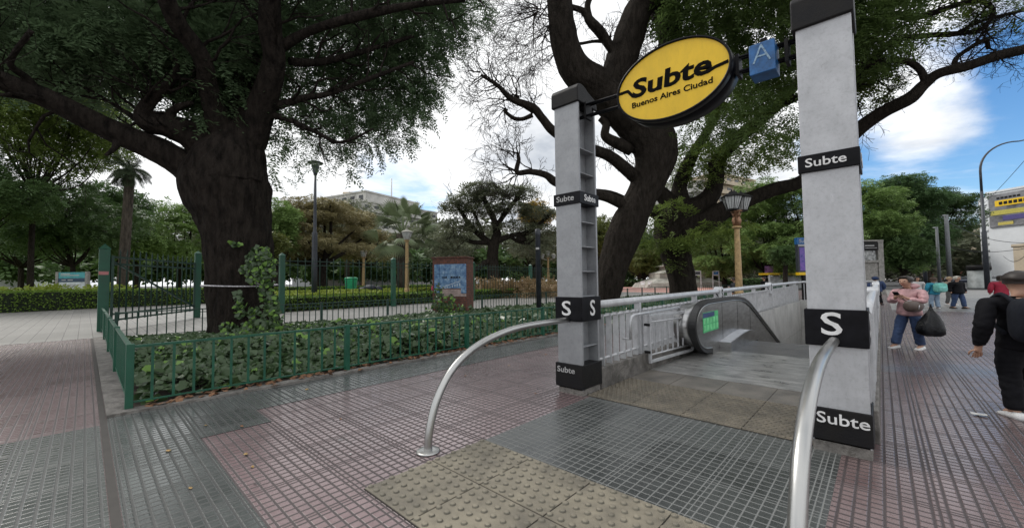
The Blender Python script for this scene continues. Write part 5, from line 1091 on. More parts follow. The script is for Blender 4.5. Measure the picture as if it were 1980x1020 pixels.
b = MB(); b.lathe(g, [(17*S, 0), (17*S, .15), (15.5*S, .2), (15.5*S, z(522))], 28); b.build('drum', mat('grey_drum', (.22, .24, .24), .5, var=.2, scale=1.5), t)
b = MB(); b.lathe(g, [(16.5*S, z(522)), (16.5*S, z(514)), (15.5*S, z(512.5))], 28); b.build('cap', M['blackworn'], t)
def curved_lamp(px, D, top, arm_px, label, rp=7, thick_to=.38):
    g = base_at(px, D); S = D/FPX; t = thing('curved_lamp', g, label, 'street lamp', 'curved street lamps of the avenue'); H = zat(px, top, g)
    b = MB(); b.lathe(g, [(rp*1.0*S, 0), (rp*.9*S, H*thick_to), (rp*.7*S, H*(thick_to+.01)), (rp*.55*S, H*.66)], 12); b.build('pole', M['navy'], t)
    a_ = arm_px*S; up = [g+(0, 0, H*.655)]+[g+R0@np.array([a_*(1-math.cos(q))*.9, 0, H*.80+(H*.20)*math.sin(q)]) for q in np.linspace(0, PI/2, 12)]+[g+R0@np.array([a_*1.15, 0, H*1.015])]
    b = MB(); b.tube(up, np.linspace(rp*.5*S, rp*.28*S, len(up)), 10); b.build('arm', M['navy'], t)
    b = MB(); q = up[-1]; b.bar(q, q+R0@np.array([14*S*rp/7, 0, .05]), 5*S*rp/7, 2.2*S*rp/7); b.build('lamp_head', M['galv'], t)
curved_lamp(1908, 42, 270, 88, 'tall navy street lamp with arm curving right beside the advertising column', 4.0)
curved_lamp(1789, 78, 425, 34, 'distant grey curved street lamp in front of the dark avenue trees', 3.2)
for px, D, top, rp, lab in ((1816, 62, 438, 2.5, 'slim grey pole with small white box among the avenue trees'), (1836, 58, 414, 3.6, 'thick grey pole just right of the slim pole with white box')):
    g = base_at(px, D); S = D/FPX; t = thing('utility_pole', g, lab, 'pole', 'grey poles along the avenue'); H = zat(px, top, g)
    b = MB(); b.lathe(g, [(rp*S*1.1, 0), (rp*S*.85, H)], 12); b.build('pole', mat('grey_pole', (.13, .14, .15), .6), t)
    b = MB(); rbox(b, g, R0, -7*S, 1*S, -.05, .05, H*.985, H*.995); b.build('crossarm', M['galv'], t)
# wires
for i, (a, c_) in enumerate((((1836, 430, 58), (1985, 470, 50)), ((1816, 472, 62), (1985, 480, 50)), ((1860, 425, 90), (1990, 300, 50)), ((1940, 495, 60), (1985, 492, 45)))):
    p, q = at(*a), at(*c_); b = MB(); b.tube([p*(1-u)+q*u-np.array([0, 0, .8*math.sin(PI*u)]) for u in np.linspace(0, 1, 12)], .035, 4)
    tag(b.build('overhead_wire', M['navy']), ['thin wire running level from the thick grey pole', 'thin wire running level from the slim grey pole', 'wire rising steeply to the upper edge above the billboard', 'short wire low in front of the white wall'][i], 'wire', 'overhead wires')
# bus shelter / barrier behind the far rail
g = base_at(1512, 52); S = 52/FPX; z = lambda py: zat(1512, py, g)
t = thing('bus_shelter', g, 'white bus shelter with yellow roof edge and purple poster beyond the escalator', 'bus shelter')
b = MB(); rbox(b, g, R0, -36*S, 40*S, -1, 1, z(531), z(527)); b.build('roof_edge', M['yellow'], t)
b = MB(); rbox(b, g, R0, -26*S, 40*S, 0, .1, 0.1, z(533)); b.build('back_panel', mat('shelter_glass', (.42, .44, .44), .25, var=.2, scale=2), t)
b = MB(); rbox(b, g, R0, -34*S, -18*S, -.2, -.1, z(527), z(514)); b.build('poster', mat('shelter_poster', (.25, .12, .30), .4, var=.7, scale=2), t)
for x in (-34, -4, 38): b = MB(); rbox(b, g, R0, x*S, x*S+.15, -.9, -.75, 0, z(531)); b.build('column', M['galv'], t)
# ------------------------------------------------------------------ BUILDINGS
M['winglass'] = mat('window_glass', (.03, .035, .04), .15, var=.4, scale=2)
def building(p, q, H, depth, label, m, floors, bays, balc=None, wins=True, z0w=3.0, winm=None, name='apartment_block', ww=.5, wh=.55, skew=False):
    """front face from p to q (world xy), going back depth metres"""
    p = np.array([*p[:2], 0.]); q = np.array([*q[:2], 0.]); d = vunit(q-p); nrm = np.array([-d[1], d[0], 0])
    if nrm@np.array([CF[0], CF[1], 0]) < 0: nrm = -nrm
    if skew: nrm = vunit([p[0], p[1], 0])
    L_ = np.linalg.norm(q-p); t = thing(name, p, label, 'building'); R = np.array([[d[0], nrm[0], 0], [d[1], nrm[1], 0], [0, 0, 1]])
    b = MB(); rbox(b, p, R, 0, L_, 0, depth, 0, H); b.build('wall', m, t)
    b = MB(); rbox(b, p, R, -.3, L_+.3, -.3, depth+.3, H, H+.5); b.build('parapet', m, t)
    fh = (H-z0w)/floors
    for f in range(floors):
        for k in range(bays if wins else 0):
            x = L_*(k+.5)/bays; w = L_/bays*ww; b = MB(); rbox(b, p, R, x-w/2, x+w/2, -.06, .1, z0w+f*fh+fh*.2, z0w+f*fh+fh*(.2+wh)); b.build('window', winm or M['winglass'], t)
        if balc:
            b = MB(); rbox(b, p, R, L_*.03, L_*.97, -balc, 0, z0w+f*fh-.12, z0w+f*fh+.12); rbox(b, p, R, L_*.03, L_*.97, -balc, -balc+.08, z0w+f*fh+.12, z0w+f*fh+fh*.33); b.build('balcony', m, t)
    return t, R, L_
M['facade1'] = mat('pale_facade', (.50, .49, .46), .8, var=.15, scale=.3)
M['facade2'] = mat('beige_facade', (.52, .44, .33), .8, var=.15, scale=.3)
M['facade3'] = mat('white_facade', (.66, .68, .70), .8, var=.06, scale=.2)
M['facade4'] = mat('red_facade', (.36, .15, .11), .85, var=.2, scale=.4)
bp_ = lambda px, D: base_at(px, D)
zz_ = lambda px, py, D: zat(px, py, base_at(px, D))
building(bp_(565, 150), bp_(612, 150), zz_(590, 389, 150), 20, 'small white block at the left end of the park apartment blocks', M['facade3'], 6, 2)
building(bp_(612, 140), bp_(706, 128), zz_(612, 385, 140), 25, 'stepped pale apartment block above the autumn trees', M['facade1'], 8, 6, 1.5)
building(bp_(664, 138), bp_(702, 138), zz_(690, 372, 138), 10, 'beige penthouse tower behind the stepped pale block', M['facade2'], 8, 2)
building(bp_(700, 126), bp_(846, 150), zz_(700, 388, 126), 25, 'long grey apartment block behind the fan palm', M['facade1'], 8, 9, 1.2)
b = MB(); g = at(757, 390, 140); b.tube([g-(0, 0, 8), at(757, 345, 140)], [.35, .2], 6); tag(b.build('antenna_mast', M['galv']), 'thin vertical mast on the roof behind the fan palm', 'antenna')
building(bp_(1268, 118), bp_(1400, 112), zz_(1330, 352, 115), 20, 'pale banded apartment block glimpsed through the forked dark trees', M['facade1'], 9, 8, 1.5)
building(bp_(1392, 110), bp_(1466, 120), zz_(1430, 336, 112), 20, 'tall cream apartment block behind the gilded street lamp', M['facade2'], 10, 5, 1.2)
t, R, L_ = building(bp_(1917, 105), bp_(2080, 90), zz_(1917, 374, 105), 16, 'white party wall building carrying the yellow and grey billboard', M['facade3'], 4, 3, wins=False, skew=True)
p = np.array(bp_(1917, 105)); zb0, zb1 = zz_(1917, 440, 105), zz_(1917, 378, 105)
pb = np.array(bp_(1917, 105)); pb2 = np.array([pb[0], pb[1], 0])
bt = thing('billboard', pb, 'large grey billboard with yellow bands on the white wall', 'billboard')
b = MB(); rbox(b, pb, R, .3, L_-1, -.5, -.05, zb0, zb1); b.build('panel', mat('billboard_grey', (.16, .16, .17), .5, var=.5, scale=.25), bt)
hb = zb1-zb0
for x0, x1, a, c_, m_ in ((1.6, 14, .62, .80, M['yellow']), (.6, 8.5, .36, .50, mat('billboard_olive', (.45, .40, .08), .5)), (3, 9, .18, .32, mat('billboard_indigo', (.07, .06, .20), .5)), (2, 5, .04, .13, mat('billboard_gold', (.50, .42, .10), .5)), (8, 13, .20, .55, mat('billboard_pale', (.5, .55, .62), .5))):
    b = MB(); rbox(b, pb, R, x0, x1, -.6, -.5, zb0+hb*a, zb0+hb*c_); b.build('printed_block', m_, bt)
b = MB()
for k in range(9): rbox(b, pb, R, 2.4+k*.95, 3.1+k*.95, -.66, -.6, zb0+hb*.665, zb0+hb*.755)
for k in range(6): rbox(b, pb, R, 2.0+k*.8, 2.6+k*.8, -.56, -.5, zb0+hb*.84, zb0+hb*.90)
b.build('printed_letters', M['blackworn'], bt)
building(bp_(1900, 112), bp_(1917, 106), zz_(1908, 384, 108), 10, 'narrow balconied front at the corner of the billboard building', M['facade3'], 11, 1, 1.6, skew=True)
building(bp_(1862, 150), bp_(1908, 140), zz_(1880, 438, 145), 20, 'beige apartment building between the thick pole and the tall curved lamp', M['facade2'], 8, 4, 1.0, skew=True)
t, R, L_ = building(bp_(1798, 165), bp_(1866, 165), zz_(1830, 462, 165), 20, 'red brick building with large blue-white sign behind the avenue poles', M['facade4'], 5, 6, skew=True)
pp = np.array(bp_(1798, 165)); b = MB(); rbox(b, pp, R, 3.5, 10.5, -.5, -.05, zz_(1830, 490, 165), zz_(1830, 472, 165)); b.build('wall_sign', mat('pale_blue_sign', (.40, .52, .66), .5, var=.2, scale=.4), t)
building(bp_(1962, 92), bp_(2010, 88), zz_(1970, 476, 92), 5, 'small cream building below the billboard', M['facade2'], 2, 3, wins=False, skew=True)
building(bp_(1720, 190), bp_(1800, 185), zz_(1760, 480, 188), 15, 'low pale building glimpsed beneath the avenue trees', M['facade1'], 3, 8)
building(bp_(-200, 110), bp_(60, 120), zz_(0, 488, 110), 15, 'low white building glimpsed under the far left trees', M['facade3'], 2, 12)
# ------------------------------------------------------------------ CARS
def car(px, D, label, col, ang, s=1.0, cat='car'):
    g = base_at(px, D); t = thing('parked_car', g, label, cat, 'cars on the avenue' if px > 900 else None); Ra = np.array([[math.cos(ang), -math.sin(ang), 0], [math.sin(ang), math.cos(ang), 0], [0, 0, 1.]])
    T = lambda x, y, z: g+Ra@np.array([x*s*1.25, y*s*1.3, z*s])
    m = mat('car_paint', col, .25, var=.05, coat=.6)
    prof = [(-2.1, .28), (-2.15, .62), (-2.0, .80), (-1.55, .86), (-1.05, 1.28), (.45, 1.30), (1.05, .88), (1.8, .78), (2.1, .60), (2.12, .28)]
    b = MB(); w = .82; vs = []
    for y, k in ((-w, 0), (w, 0)):
        for x, z in prof: vs.append(T(x, y*(1 if z < .9 else .84), z))
    n = len(prof); b.add(vs, [tuple(range(n)), tuple(reversed(range(n, 2*n)))]+[(i, i+n, (i+1) % n+n, (i+1) % n) for i in range(n)]); b.build('body', m, t, bevel=.04)
    for y in (-w*.93, w*.93):
        b = MB(); b.add([T(x, y*(1.0 if z < .95 else .93), z) for x, z in ((-1.35, .88), (-.98, 1.2), (.40, 1.22), (.88, .88))], [(0, 1, 2, 3)]); o = b.build('side_window', M['winglass'], t)
    b = MB(); b.add([T(x, y, z) for x, y, z in ((1.06, -.66, .90), (.50, -.58, 1.29), (.50, .58, 1.29), (1.06, .66, .90))], [(0, 1, 2, 3)]); b.build('windscreen', M['winglass'], t)
    b = MB(); b.add([T(x, y, z) for x, y, z in ((-1.62, -.66, .88), (-1.10, -.58, 1.27), (-1.10, .58, 1.27), (-1.62, .66, .88))], [(0, 1, 2, 3)]); b.build('rear_window', M['winglass'], t)
    for x in (-1.35, 1.3):
        for y in (-.80, .80):
            b = MB(); q = [T(x+.31*math.cos(a), y-.1, .31+.31*math.sin(a)) for a in np.linspace(0, 2*PI, 17)[:-1]]; b.prism(q, Ra@np.array([0, .26*s, 0])); b.build('wheel', M['blackrub'], t)
    for y in (-.6, .6):
        b = MB(); b.ball(T(2.1, y, .62), (.1, .1, .07), 8, 6); b.build('headlight', M['white'], t); b = MB(); b.ball(T(-2.12, y, .66), (.08, .08, .08), 8, 6); b.build('tail_light', mat('tail_red', (.4, .01, .01), .3), t)
car(1858, 72, 'dark blue car left of the advertising column', (.02, .03, .06), 1.5)
car(1876, 86, 'white car partly behind the advertising column', (.55, .56, .58), 1.5)
car(1925, 66, 'silver car just right of the tall curved lamp', (.40, .41, .43), 1.5)
car(1955, 78, 'white car below the cream building at the right edge', (.6, .6, .6), 1.6)
car(1838, 96, 'black car behind the two walking people', (.015, .015, .02), 1.5)
car(22, 56, 'dark car parked under the trees at the far left', (.02, .022, .03), .2)
# dark bundle / scooter on the lawn
g = base_at(715, 40); t = thing('covered_scooter', g, 'dark scooter-like bundle with pale cloth lying beyond the hedge', 'bundle')
b = MB(); b.ball(g+(0, 0, .95), (.85, .6, .35), 14, 8); b.ball(g+R0@np.array([-.7, 0, .75]), (.6, .5, .3), 12, 8); b.ball(g+R0@np.array([.85, 0, .8]), (.5, .4, .38), 12, 8); b.build('cover', mat('dark_cloth', (.015, .018, .03), .7, var=.4), t)
b = MB(); b.ball(g+R0@np.array([-.9, -.3, .45]), (.9, .5, .28), 12, 8); b.build('pale_cloth', M['greywhite'], t)
# litter near the camera
def flat_scrap(name, px, py, s, m, label, cat, group=None, seed=0):
    rs = np.random.RandomState(seed); g = G(px, py, .006); b = MB(); n = 7
    V_ = [g+np.array([0, 0, s*.25])]+[g+np.array([math.cos(a)*s*rs.uniform(.5, 1), math.sin(a)*s*.6*rs.uniform(.6, 1), rs.uniform(.001, s*.3)]) for a in np.linspace(0, 2*PI, n+1)[:-1]]
    b.add(V_, [(0, 1+k, 1+(k+1) % n) for k in range(n)]); tag(b.build(name, m), label, cat, group)
M['dry'] = mat('dry_leaf', (.42, .27, .10), .7, var=.3, scale=30); M['dry2'] = mat('brown_leaf', (.20, .10, .05), .8, var=.3, scale=30); M['paper'] = mat('paper_scrap', (.62, .62, .60), .7)
flat_scrap('fallen_leaf', 488, 902, .030, M['dry'], 'small dry yellow leaf alone on the red paving', 'leaf', 'fallen leaves', 1)
flat_scrap('fallen_leaf', 452, 756, .085, M['dry'], 'curled tan leaf on the kerb under the low fence', 'leaf', 'fallen leaves', 2)
flat_scrap('fallen_leaf', 474, 753, .07, M['paper'], 'whitish leaf on the kerb next to the curled tan one', 'leaf', 'fallen leaves', 3)
flat_scrap('fallen_leaf', 530, 735, .09, M['dry'], 'tan leaf caught in the low fence under the big tree', 'leaf', 'fallen leaves', 4)
flat_scrap('fallen_leaf', 425, 764, .05, M['paper'], 'tiny pale scrap of leaf nearest the fence corner', 'leaf', 'fallen leaves', 5)
flat_scrap('paper_scrap', 678, 877, .016, M['paper'], 'tiny white paper scrap on the paving left of the barrier foot', 'litter', None, 6)
flat_scrap('paper_scrap', 1895, 803, .10, M['paper'], 'crumpled white paper on the sidewalk beside the man in black', 'litter', None, 7)
rs = np.random.RandomState(4); n = 420; yy = rs.uniform(.5, 12, n); P = np.stack([-6.72+rs.randn(n)*.10+.05, yy, np.full(n, .045)+rs.rand(n)*.02], 1)
V, F = ivy_leaves(P, rs.randn(n, 3)*.3+np.array([0, 0, 1.]), rs.uniform(.04, .10, n), rs); tag(np_mesh('leaf_litter', V, F, M['dry2']), kind='stuff')
# ------------------------------------------------------------------ PEOPLE
def skin_mesh(name, nodes, edges, m, parent, xf, lvl=2, root=0):
    """nodes: (x,y,z,r) or (x,y,z,rx,ry) in body units; grown with the Skin modifier, then frozen"""
    me = bpy.data.meshes.new(name); me.from_pydata([n[:3] for n in nodes], edges, [])
    o = bpy.data.objects.new(name, me); SC.collection.objects.link(o)
    sk = o.modifiers.new('s', 'SKIN'); sk.use_smooth_shade = True; sk.branch_smoothing = .5
    lay = me.skin_vertices[0].data
    for i, n in enumerate(nodes): lay[i].radius = (n[3], n[4] if len(n) > 4 else n[3]); lay[i].use_root = (i == root)
    sb = o.modifiers.new('b', 'SUBSURF'); sb.levels = lvl; sb.render_levels = lvl
    me2 = bpy.data.meshes.new_from_object(o.evaluated_get(bpy.context.evaluated_depsgraph_get())); bpy.data.objects.remove(o)
    off = np.array(parent.location)
    for v in me2.vertices: v.co = tuple(xf(v.co)-off)
    me2.materials.clear(); me2.materials.append(m)
    for p in me2.polygons: p.use_smooth = True
    o = bpy.data.objects.new(name, me2); SC.collection.objects.link(o); o.parent = parent; return o
def folds(o, amp):
    from mathutils import noise
    me = o.data; ns = [v.normal.copy() for v in me.vertices]
    for v, n_ in zip(me.vertices, ns):
        c = v.co; d = noise.noise(Vector((c.x*9, c.y*9, c.z*22)))*.7+noise.noise(Vector((c.x*22, c.y*22, c.z*30+5)))*.4; v.co = c+n_*(amp*(d-.1))
def person(g, face, H, label, top, bottom, hair, arms, legs, wf=1.35, lean=(0, 0), head=(0, 0, 0), puff=1.0, skin=M['skin'], shoes=None, longhair=0, hood=False, fingers=True, group=None, lvl=2, hairstyle='short', hips=1.0):
    """g ground point, face = world direction faced; arms/legs: joint positions in units of H (x right, y forward, z up)"""
    f = vunit([face[0], face[1], 0]); r = np.array([f[1], -f[0], 0]); g = np.array([g[0], g[1], g[2] if len(g) > 2 else 0.])
    def xf(c): return g+(r*c[0]+f*c[1])*H*wf+np.array([0, 0, c[2]*H])
    t = thing('person', g, label, 'person', group)
    lx, ly = lean; P = lambda x, y, z, *rr: (x+lx*(z-.5), y+ly*(z-.5), z, *rr)
    hx, hy, hz = head; HC = P(0, .012, .925); HC = (HC[0]+hx, HC[1]+hy, HC[2]+hz)
    nodes = [P(0, 0, .52, .060, .045), P(0, 0, .60, .052, .04), P(0, 0, .71, .062, .045), P(0, -.005, .79, .05, .038), P(0, -.002, .83, .028), (HC[0]*.5+P(0, 0, .85)[0]*.5, HC[1]*.6, HC[2]-.052, .030), (HC[0], HC[1], HC[2]-.020, .045, .050), (HC[0], HC[1]-.006, HC[2]+.018, .052, .060), (HC[0], HC[1]-.006, HC[2]+.050, .040, .048)]
    edges = [(i, i+1) for i in range(8)]
    for s, a in zip((-1, 1), arms):
        b0 = len(nodes); sh, el, wr, hd = a
        hd = np.array(hd)-np.array(wr); hd = hd/np.linalg.norm(hd); wr_ = np.array(wr)
        nodes += [(*sh, .032), (*el, .023), (*wr, .016), (*(wr_+hd*.028), .020, .011)]; edges += [(3, b0), (b0, b0+1), (b0+1, b0+2), (b0+2, b0+3)]
        sd_ = np.cross(hd, [0, 1., .2]); sd_ = sd_/np.linalg.norm(sd_); cu = np.cross(sd_, hd)
        if fingers:
            for k in range(4):
                i0 = len(nodes); o_ = sd_*(k-1.5)*.0095; l = (.040, .046, .043, .034)[k]
                nodes += [tuple(wr_+hd*.050+o_)+(.0052,), tuple(wr_+hd*(.050+l*.5)+o_*1.1+cu*.004)+(.0048,), tuple(wr_+hd*(.050+l*.9)+o_*1.1+cu*.014)+(.004,)]; edges += [(b0+3, i0), (i0, i0+1), (i0+1, i0+2)]
            i0 = len(nodes); nodes += [tuple(wr_+hd*.025-sd_*.022)+(.0062,), tuple(wr_+hd*.048-sd_*.032+cu*.006)+(.0055,), tuple(wr_+hd*.066-sd_*.030+cu*.012)+(.0045,)]; edges += [(b0+3, i0), (i0, i0+1), (i0+1, i0+2)]
    for s, a in zip((-1, 1), legs):
        b0 = len(nodes); hp, kn, an, to = a
        nodes += [(*hp, .048), (*kn, .033), (*an, .022), (*to, .024, .014)]; edges += [(0, b0), (b0, b0+1), (b0+1, b0+2), (b0+2, b0+3)]
    bo = skin_mesh('body', nodes, edges, skin, t, xf, lvl)
    hc = np.array(HC); rh = vunit([1, 0, 0])
    # face: nose, brows/eyes, lips
    ft = vunit([hx*3, 1, 0]); fr = np.array([ft[1], -ft[0], 0])
    def hp_(x, y, z): return xf(hc+fr*x+ft*y+np.array([0, 0, z]))
    b = MB(); b.ball(hp_(0, .050, -.004), (.009*H*wf, .010*H*wf, .013*H), 8, 6); b.ball(hp_(-.046, .0, -.002), (.006*H, .010*H*wf, .014*H), 8, 6); b.ball(hp_(.046, .0, -.002), (.006*H, .010*H*wf, .014*H), 8, 6); b.build('nose_and_ears', skin, t)
    b = MB(); b.ball(hp_(-.018, .043, .012), (.007*H*wf, .005*H, .0035*H), 8, 5); b.build('eye', M['black'], t)
    b = MB(); b.ball(hp_(.018, .043, .012), (.007*H*wf, .005*H, .0035*H), 8, 5); b.build('eye', M['black'], t)
    b = MB(); b.ball(hp_(0, .043, -.031), (.014*H*wf, .006*H, .0038*H), 8, 5); b.build('mouth', M['lips'], t)
    # hair: a shell over skull, open at the face
    b = MB(); n, m_ = 22, 12; vs = []; fs = []; rs = np.random.RandomState(len(label))
    for i in range(m_+1):
        for k in range(n):
            a = 2*PI*k/n; fr_ = math.cos(a-PI/2)   # 1 at the face side
            mx = (.95 if fr_ > .55 else 2.15 if not longhair else 2.45); th = mx*i/m_; rr = 1+rs.uniform(-.02, .035)
            x, y, z = .058*math.sin(min(th, 1.75))*math.cos(a)*rr, .066*math.sin(min(th, 1.75))*math.sin(a)*rr, .058*math.cos(min(th, 1.75))*rr
            if th > 1.75: z -= (th-1.75)*(.06+.10*longhair); x *= .93; y *= .93
            vs.append(hp_(x, y-.006, z+.026))
    for i in range(m_):
        for k in range(n): a = i*n+k; c_ = i*n+(k+1) % n; fs.append((a, c_, c_+n, a+n))
    b.add(vs, fs, 0, True)
    if hairstyle == 'bun': b.ball(hp_(0, -.065, .012), (.030*H*wf, .026*H*wf, .026*H), 10, 8)
    b.build('hair', hair, t)
    if hood:
        b = MB(); b.ball(hp_(0, -.012, .010), (.062*H*wf, .070*H*wf, .072*H), 14, 10); b.build('hood', top, t)
    # clothes
    q = puff
    tn = [P(0, 0, .44, .100*q*hips, .080*q*hips), P(0, 0, .50, .100*q*hips, .080*q*hips), P(0, 0, .60, .088*q, .068*q), P(0, 0, .70, .098*q, .074*q), P(0, -.004, .775, .085*q, .062*q), P(0, -.004, .832, .042, .042)]; te = [(0, 1), (1, 2), (2, 3), (3, 4), (4, 5)]
    for a in arms:
        b0 = len(tn); sh, el, wr, hd = [np.array(x, float) for x in a]
        tn += [(*sh, .050*q), (*((sh+el)/2), .044*q), (*el, .039*q), (*((el+wr)/2), .035*q), (*(wr*.95+el*.05), .027*q)]; te += [(4, b0)]+[(b0+i, b0+i+1) for i in range(4)]
    folds(skin_mesh('jacket', tn, te, top, t, xf, lvl+1), .014)
    bn = [P(0, 0, .60, .084*hips, .066*hips), P(0, 0, .51, .088*hips, .070*hips)]; be = [(0, 1)]
    for a in legs:
        b0 = len(bn); hp, kn, an, to = [np.array(x, float) for x in a]
        bn += [(*hp, .062*hips), (*((hp+kn)/2), .055), (*kn, .045), (*((kn+an)/2), .043), (*(an+np.array([0, 0, .005])), .042)]; be += [(1, b0)]+[(b0+i, b0+i+1) for i in range(4)]
    folds(skin_mesh('trousers', bn, be, bottom, t, xf, lvl+1), .012)
    for a in legs:
        an, to = np.array(a[2], float), np.array(a[3], float); d = vunit([to[0]-an[0], to[1]-an[1], 0]); gz = min(an[2], to[2]); s_ = np.array([d[1], -d[0], 0]); b = MB()
        prof = [(-.035, .045, .020), (-.042, .018, .024), (-.01, .045, .026), (.03, .036, .028), (.065, .024, .027), (.088, .014, .018)]; vs = []; base = an*np.array([1, 1, 0])
        for (u, h_, w_) in [(-.045, .030, .016), (-.036, .046, .024), (-.01, .048, .026), (.025, .040, .028), (.06, .027, .029), (.082, .020, .024), (.092, .012, .012)]:
            for x, z in ((-w_, 0.002), (-w_*1.02, h_*.55), (-w_*.6, h_), (w_*.6, h_), (w_*1.02, h_*.55), (w_, .002)): vs.append(xf(base+d*u+s_*x+np.array([0, 0, z+max(0, gz-.035)])))
        b.add(vs, [(i*6+k, i*6+(k+1) % 6, (i+1)*6+(k+1) % 6, (i+1)*6+k) for i in range(6) for k in range(6)]+[tuple(range(6)), tuple(range(36, 42))], 0, True); b.build('shoe', shoes or M['white'], t)
    return t, xf
ARM_DOWN = lambda s, f=0: ((s*.115, -.005, .80), (s*.145, -.03+f*.4, .64), (s*.150, .02+f, .50), (s*.150, .035+f*1.1, .43))
LEG = lambda s, f=0, up=0: ((s*.048, 0, .50), (s*.052, f*.5+.015, .27+up*.5), (s*.055, f, .045+up), (s*.062, f+.07, .02+up))
cloth = lambda n_, c, **k: mat(n_, c, k.pop('rough', .8), var=k.pop('var', .18), scale=k.pop('scale', 7), bump=k.pop('bump', .35), bscale=k.pop('bscale', 14), **k)
M['lips'] = mat('lips', (.25, .07, .06), .5)
M['pink'] = cloth('pink_padded', (.50, .30, .31)); M['jeans'] = cloth('blue_denim', (.035, .065, .15)); M['blackcloth'] = cloth('black_cloth', (.006, .006, .008), spec=.15); M['lightjeans'] = cloth('light_denim', (.22, .30, .40))
M['brownbag'] = mat('brown_leather', (.085, .062, .052), .45, var=.2); M['bagplastic'] = mat('black_plastic_bag', (.005, .006, .008), .30, spec=.25, var=.4, scale=9, bump=1.0, bscale=9)
# woman in pink reading her phone
gw = G(1762, 674); fw = -CR*.95-CF*.30; Hw = 1.5
arms = [((-.105, -.01, .79), (-.135, .03, .645), (-.055, .13, .70), (-.035, .165, .725)), ((.105, .0, .79), (.12, .05, .63), (.03, .15, .70), (.0, .17, .735))]
legs = [((-.048, 0, .50), (-.055, -.005, .27), (-.062, -.035, .045), (-.07, .035, .02)), ((.048, 0, .50), (.065, .05, .27), (.085, .085, .045), (.09, .155, .02))]
t, xf = person(gw, fw, Hw, 'woman in a padded pink jacket and jeans looking at her phone on the brown sidewalk', M['pink'], M['jeans'], M['hair'], arms, legs, head=(0, .02, -.005), puff=1.08, hairstyle='bun', lean=(0, .02), hips=1.05)
b = MB(); q = xf((0, -.052, .86)); b.ball(q, (.09*Hw, .09*Hw, .042*Hw), 14, 8); b.build('hood', M['pink'], t)
th = thing('mobile_phone', xf((-.01, .19, .745)), 'dark phone held in both hands by the woman in pink', 'phone'); b = MB(); p = xf((-.01, .19, .745)); b.bar(p, xf((-.01, .225, .785)), .09, .016, up=(0, 0, 1)); b.build('case', M['black'], th)
th = thing('handbag', xf((-.02, .13, .58)), 'brown leather handbag worn across the body of the woman in pink', 'bag')
f_ = vunit([fw[0], fw[1], 0]); r_ = np.array([f_[1], -f_[0], 0]); Rb = np.array([[f_[0], r_[0], 0], [f_[1], r_[1], 0], [0, 0, 1]])
c0 = xf((-.09, .10, .60)); b = MB(); o = len(b.v); b.ball((0, 0, 0), (.26, .10, .125), 18, 10)
for i in range(len(b.v)):
    v = np.array(b.v[i]); v[2] = max(-.115, min(.10, v[2]*1.15)); v[0] = max(-.225, min(.225, v[0]*1.08)); b.v[i] = tuple(c0+Rb@v)
b.build('bag_body', M['brownbag'], th)
b = MB(); b.tube(cr_spline([c0+Rb@np.array([-.18, 0, .08]), xf((-.10, -.02, .74)), xf((.02, -.03, .845)), xf((.09, .04, .77)), c0+Rb@np.array([.18, 0, .08])], 6), .012, 6); b.build('strap', M['brownbag'], th)
b = MB(); b.tube([c0+Rb@np.array([-.18, -.0, .105]), c0+Rb@np.array([.18, .0, .105])], .006, 4); b.tube([c0+Rb@np.array([.02, -.102, .02]), c0+Rb@np.array([.05, -.102, -.06])], .008, 4); b.build('zip', M['galv'], th)
pb = xf((-.15, -.005, .60)); th = thing('carrier_bag', pb, 'full black plastic carrier bag hanging from the elbow of the woman in pink', 'bag')
dv = vunit([ray(1757, 600)[0], ray(1757, 600)[1], 0]); bw = -dv*.22+CR*.04; cc = pb+bw+np.array([0, 0, -.36]); b = MB(); vs = []; fs = []; rs = np.random.RandomState(3); n = 20; prof = [(.015, .36), (.04, .28), (.10, .18), (.165, .05), (.205, -.08), (.20, -.17), (.13, -.215), (.02, -.22)]
for i, (r0, z0) in enumerate(prof):
    for k in range(n):
        a = 2*PI*k/n; rr = r0*(1+.16*math.sin(a*5+i*.4)+.08*math.sin(a*9-i)+rs.uniform(-.05, .05)); vs.append(cc+vunit([CR[0], CR[1], 0])*rr*math.cos(a)*1.15+vunit([CF[0], CF[1], 0])*rr*.75*math.sin(a)+np.array([0, 0, z0]))
fs = [(i*n+k, i*n+(k+1) % n, (i+1)*n+(k+1) % n, (i+1)*n+k) for i in range(len(prof)-1) for k in range(n)]; fs.append(tuple((len(prof)-1)*n+k for k in range(n))); b.add(vs, fs, 0, True); b.build('bag_body', M['bagplastic'], th)
b = MB(); b.tube([cc+(0, 0, .34), cc+(0, 0, .40), pb+(0, 0, .03)+bw*.3], [.018, .012, .012], 6); b.build('handles', M['bagplastic'], th)
# man in black walking away
gm = G(1985, 806); fm = CF*.95+CR*.45; Hm = 1.53
arms = [((-.125, -.01, .79), (-.165, -.06, .63), (-.172, -.02, .47), (-.168, .0, .40)), ((.125, .0, .79), (.165, .05, .63), (.165, .12, .49), (.16, .15, .42))]
legs = [((-.052, 0, .50), (-.058, -.01, .27), (-.062, -.05, .045), (-.072, .02, .02)), ((.052, 0, .50), (.055, .11, .28), (.058, .13, .06), (.065, .20, .045))]
t, xf = person(gm, fm, Hm, 'man in black clothes seen from behind with a dark backpack at the right edge', M['blackcloth'], M['blackcloth'], M['hair'], arms, legs, puff=1.04, wf=1.32, head=(.01, .01, 0))
th = thing('backpack', xf((0, -.10, .68)), 'dark padded backpack on the man in black', 'backpack'); b = MB(); b.ball((0, 0, 0), (1, 1, 1), 18, 12); bmm = MB(); V_ = []
f_ = vunit([fm[0], fm[1], 0]); r_ = np.array([f_[1], -f_[0], 0])
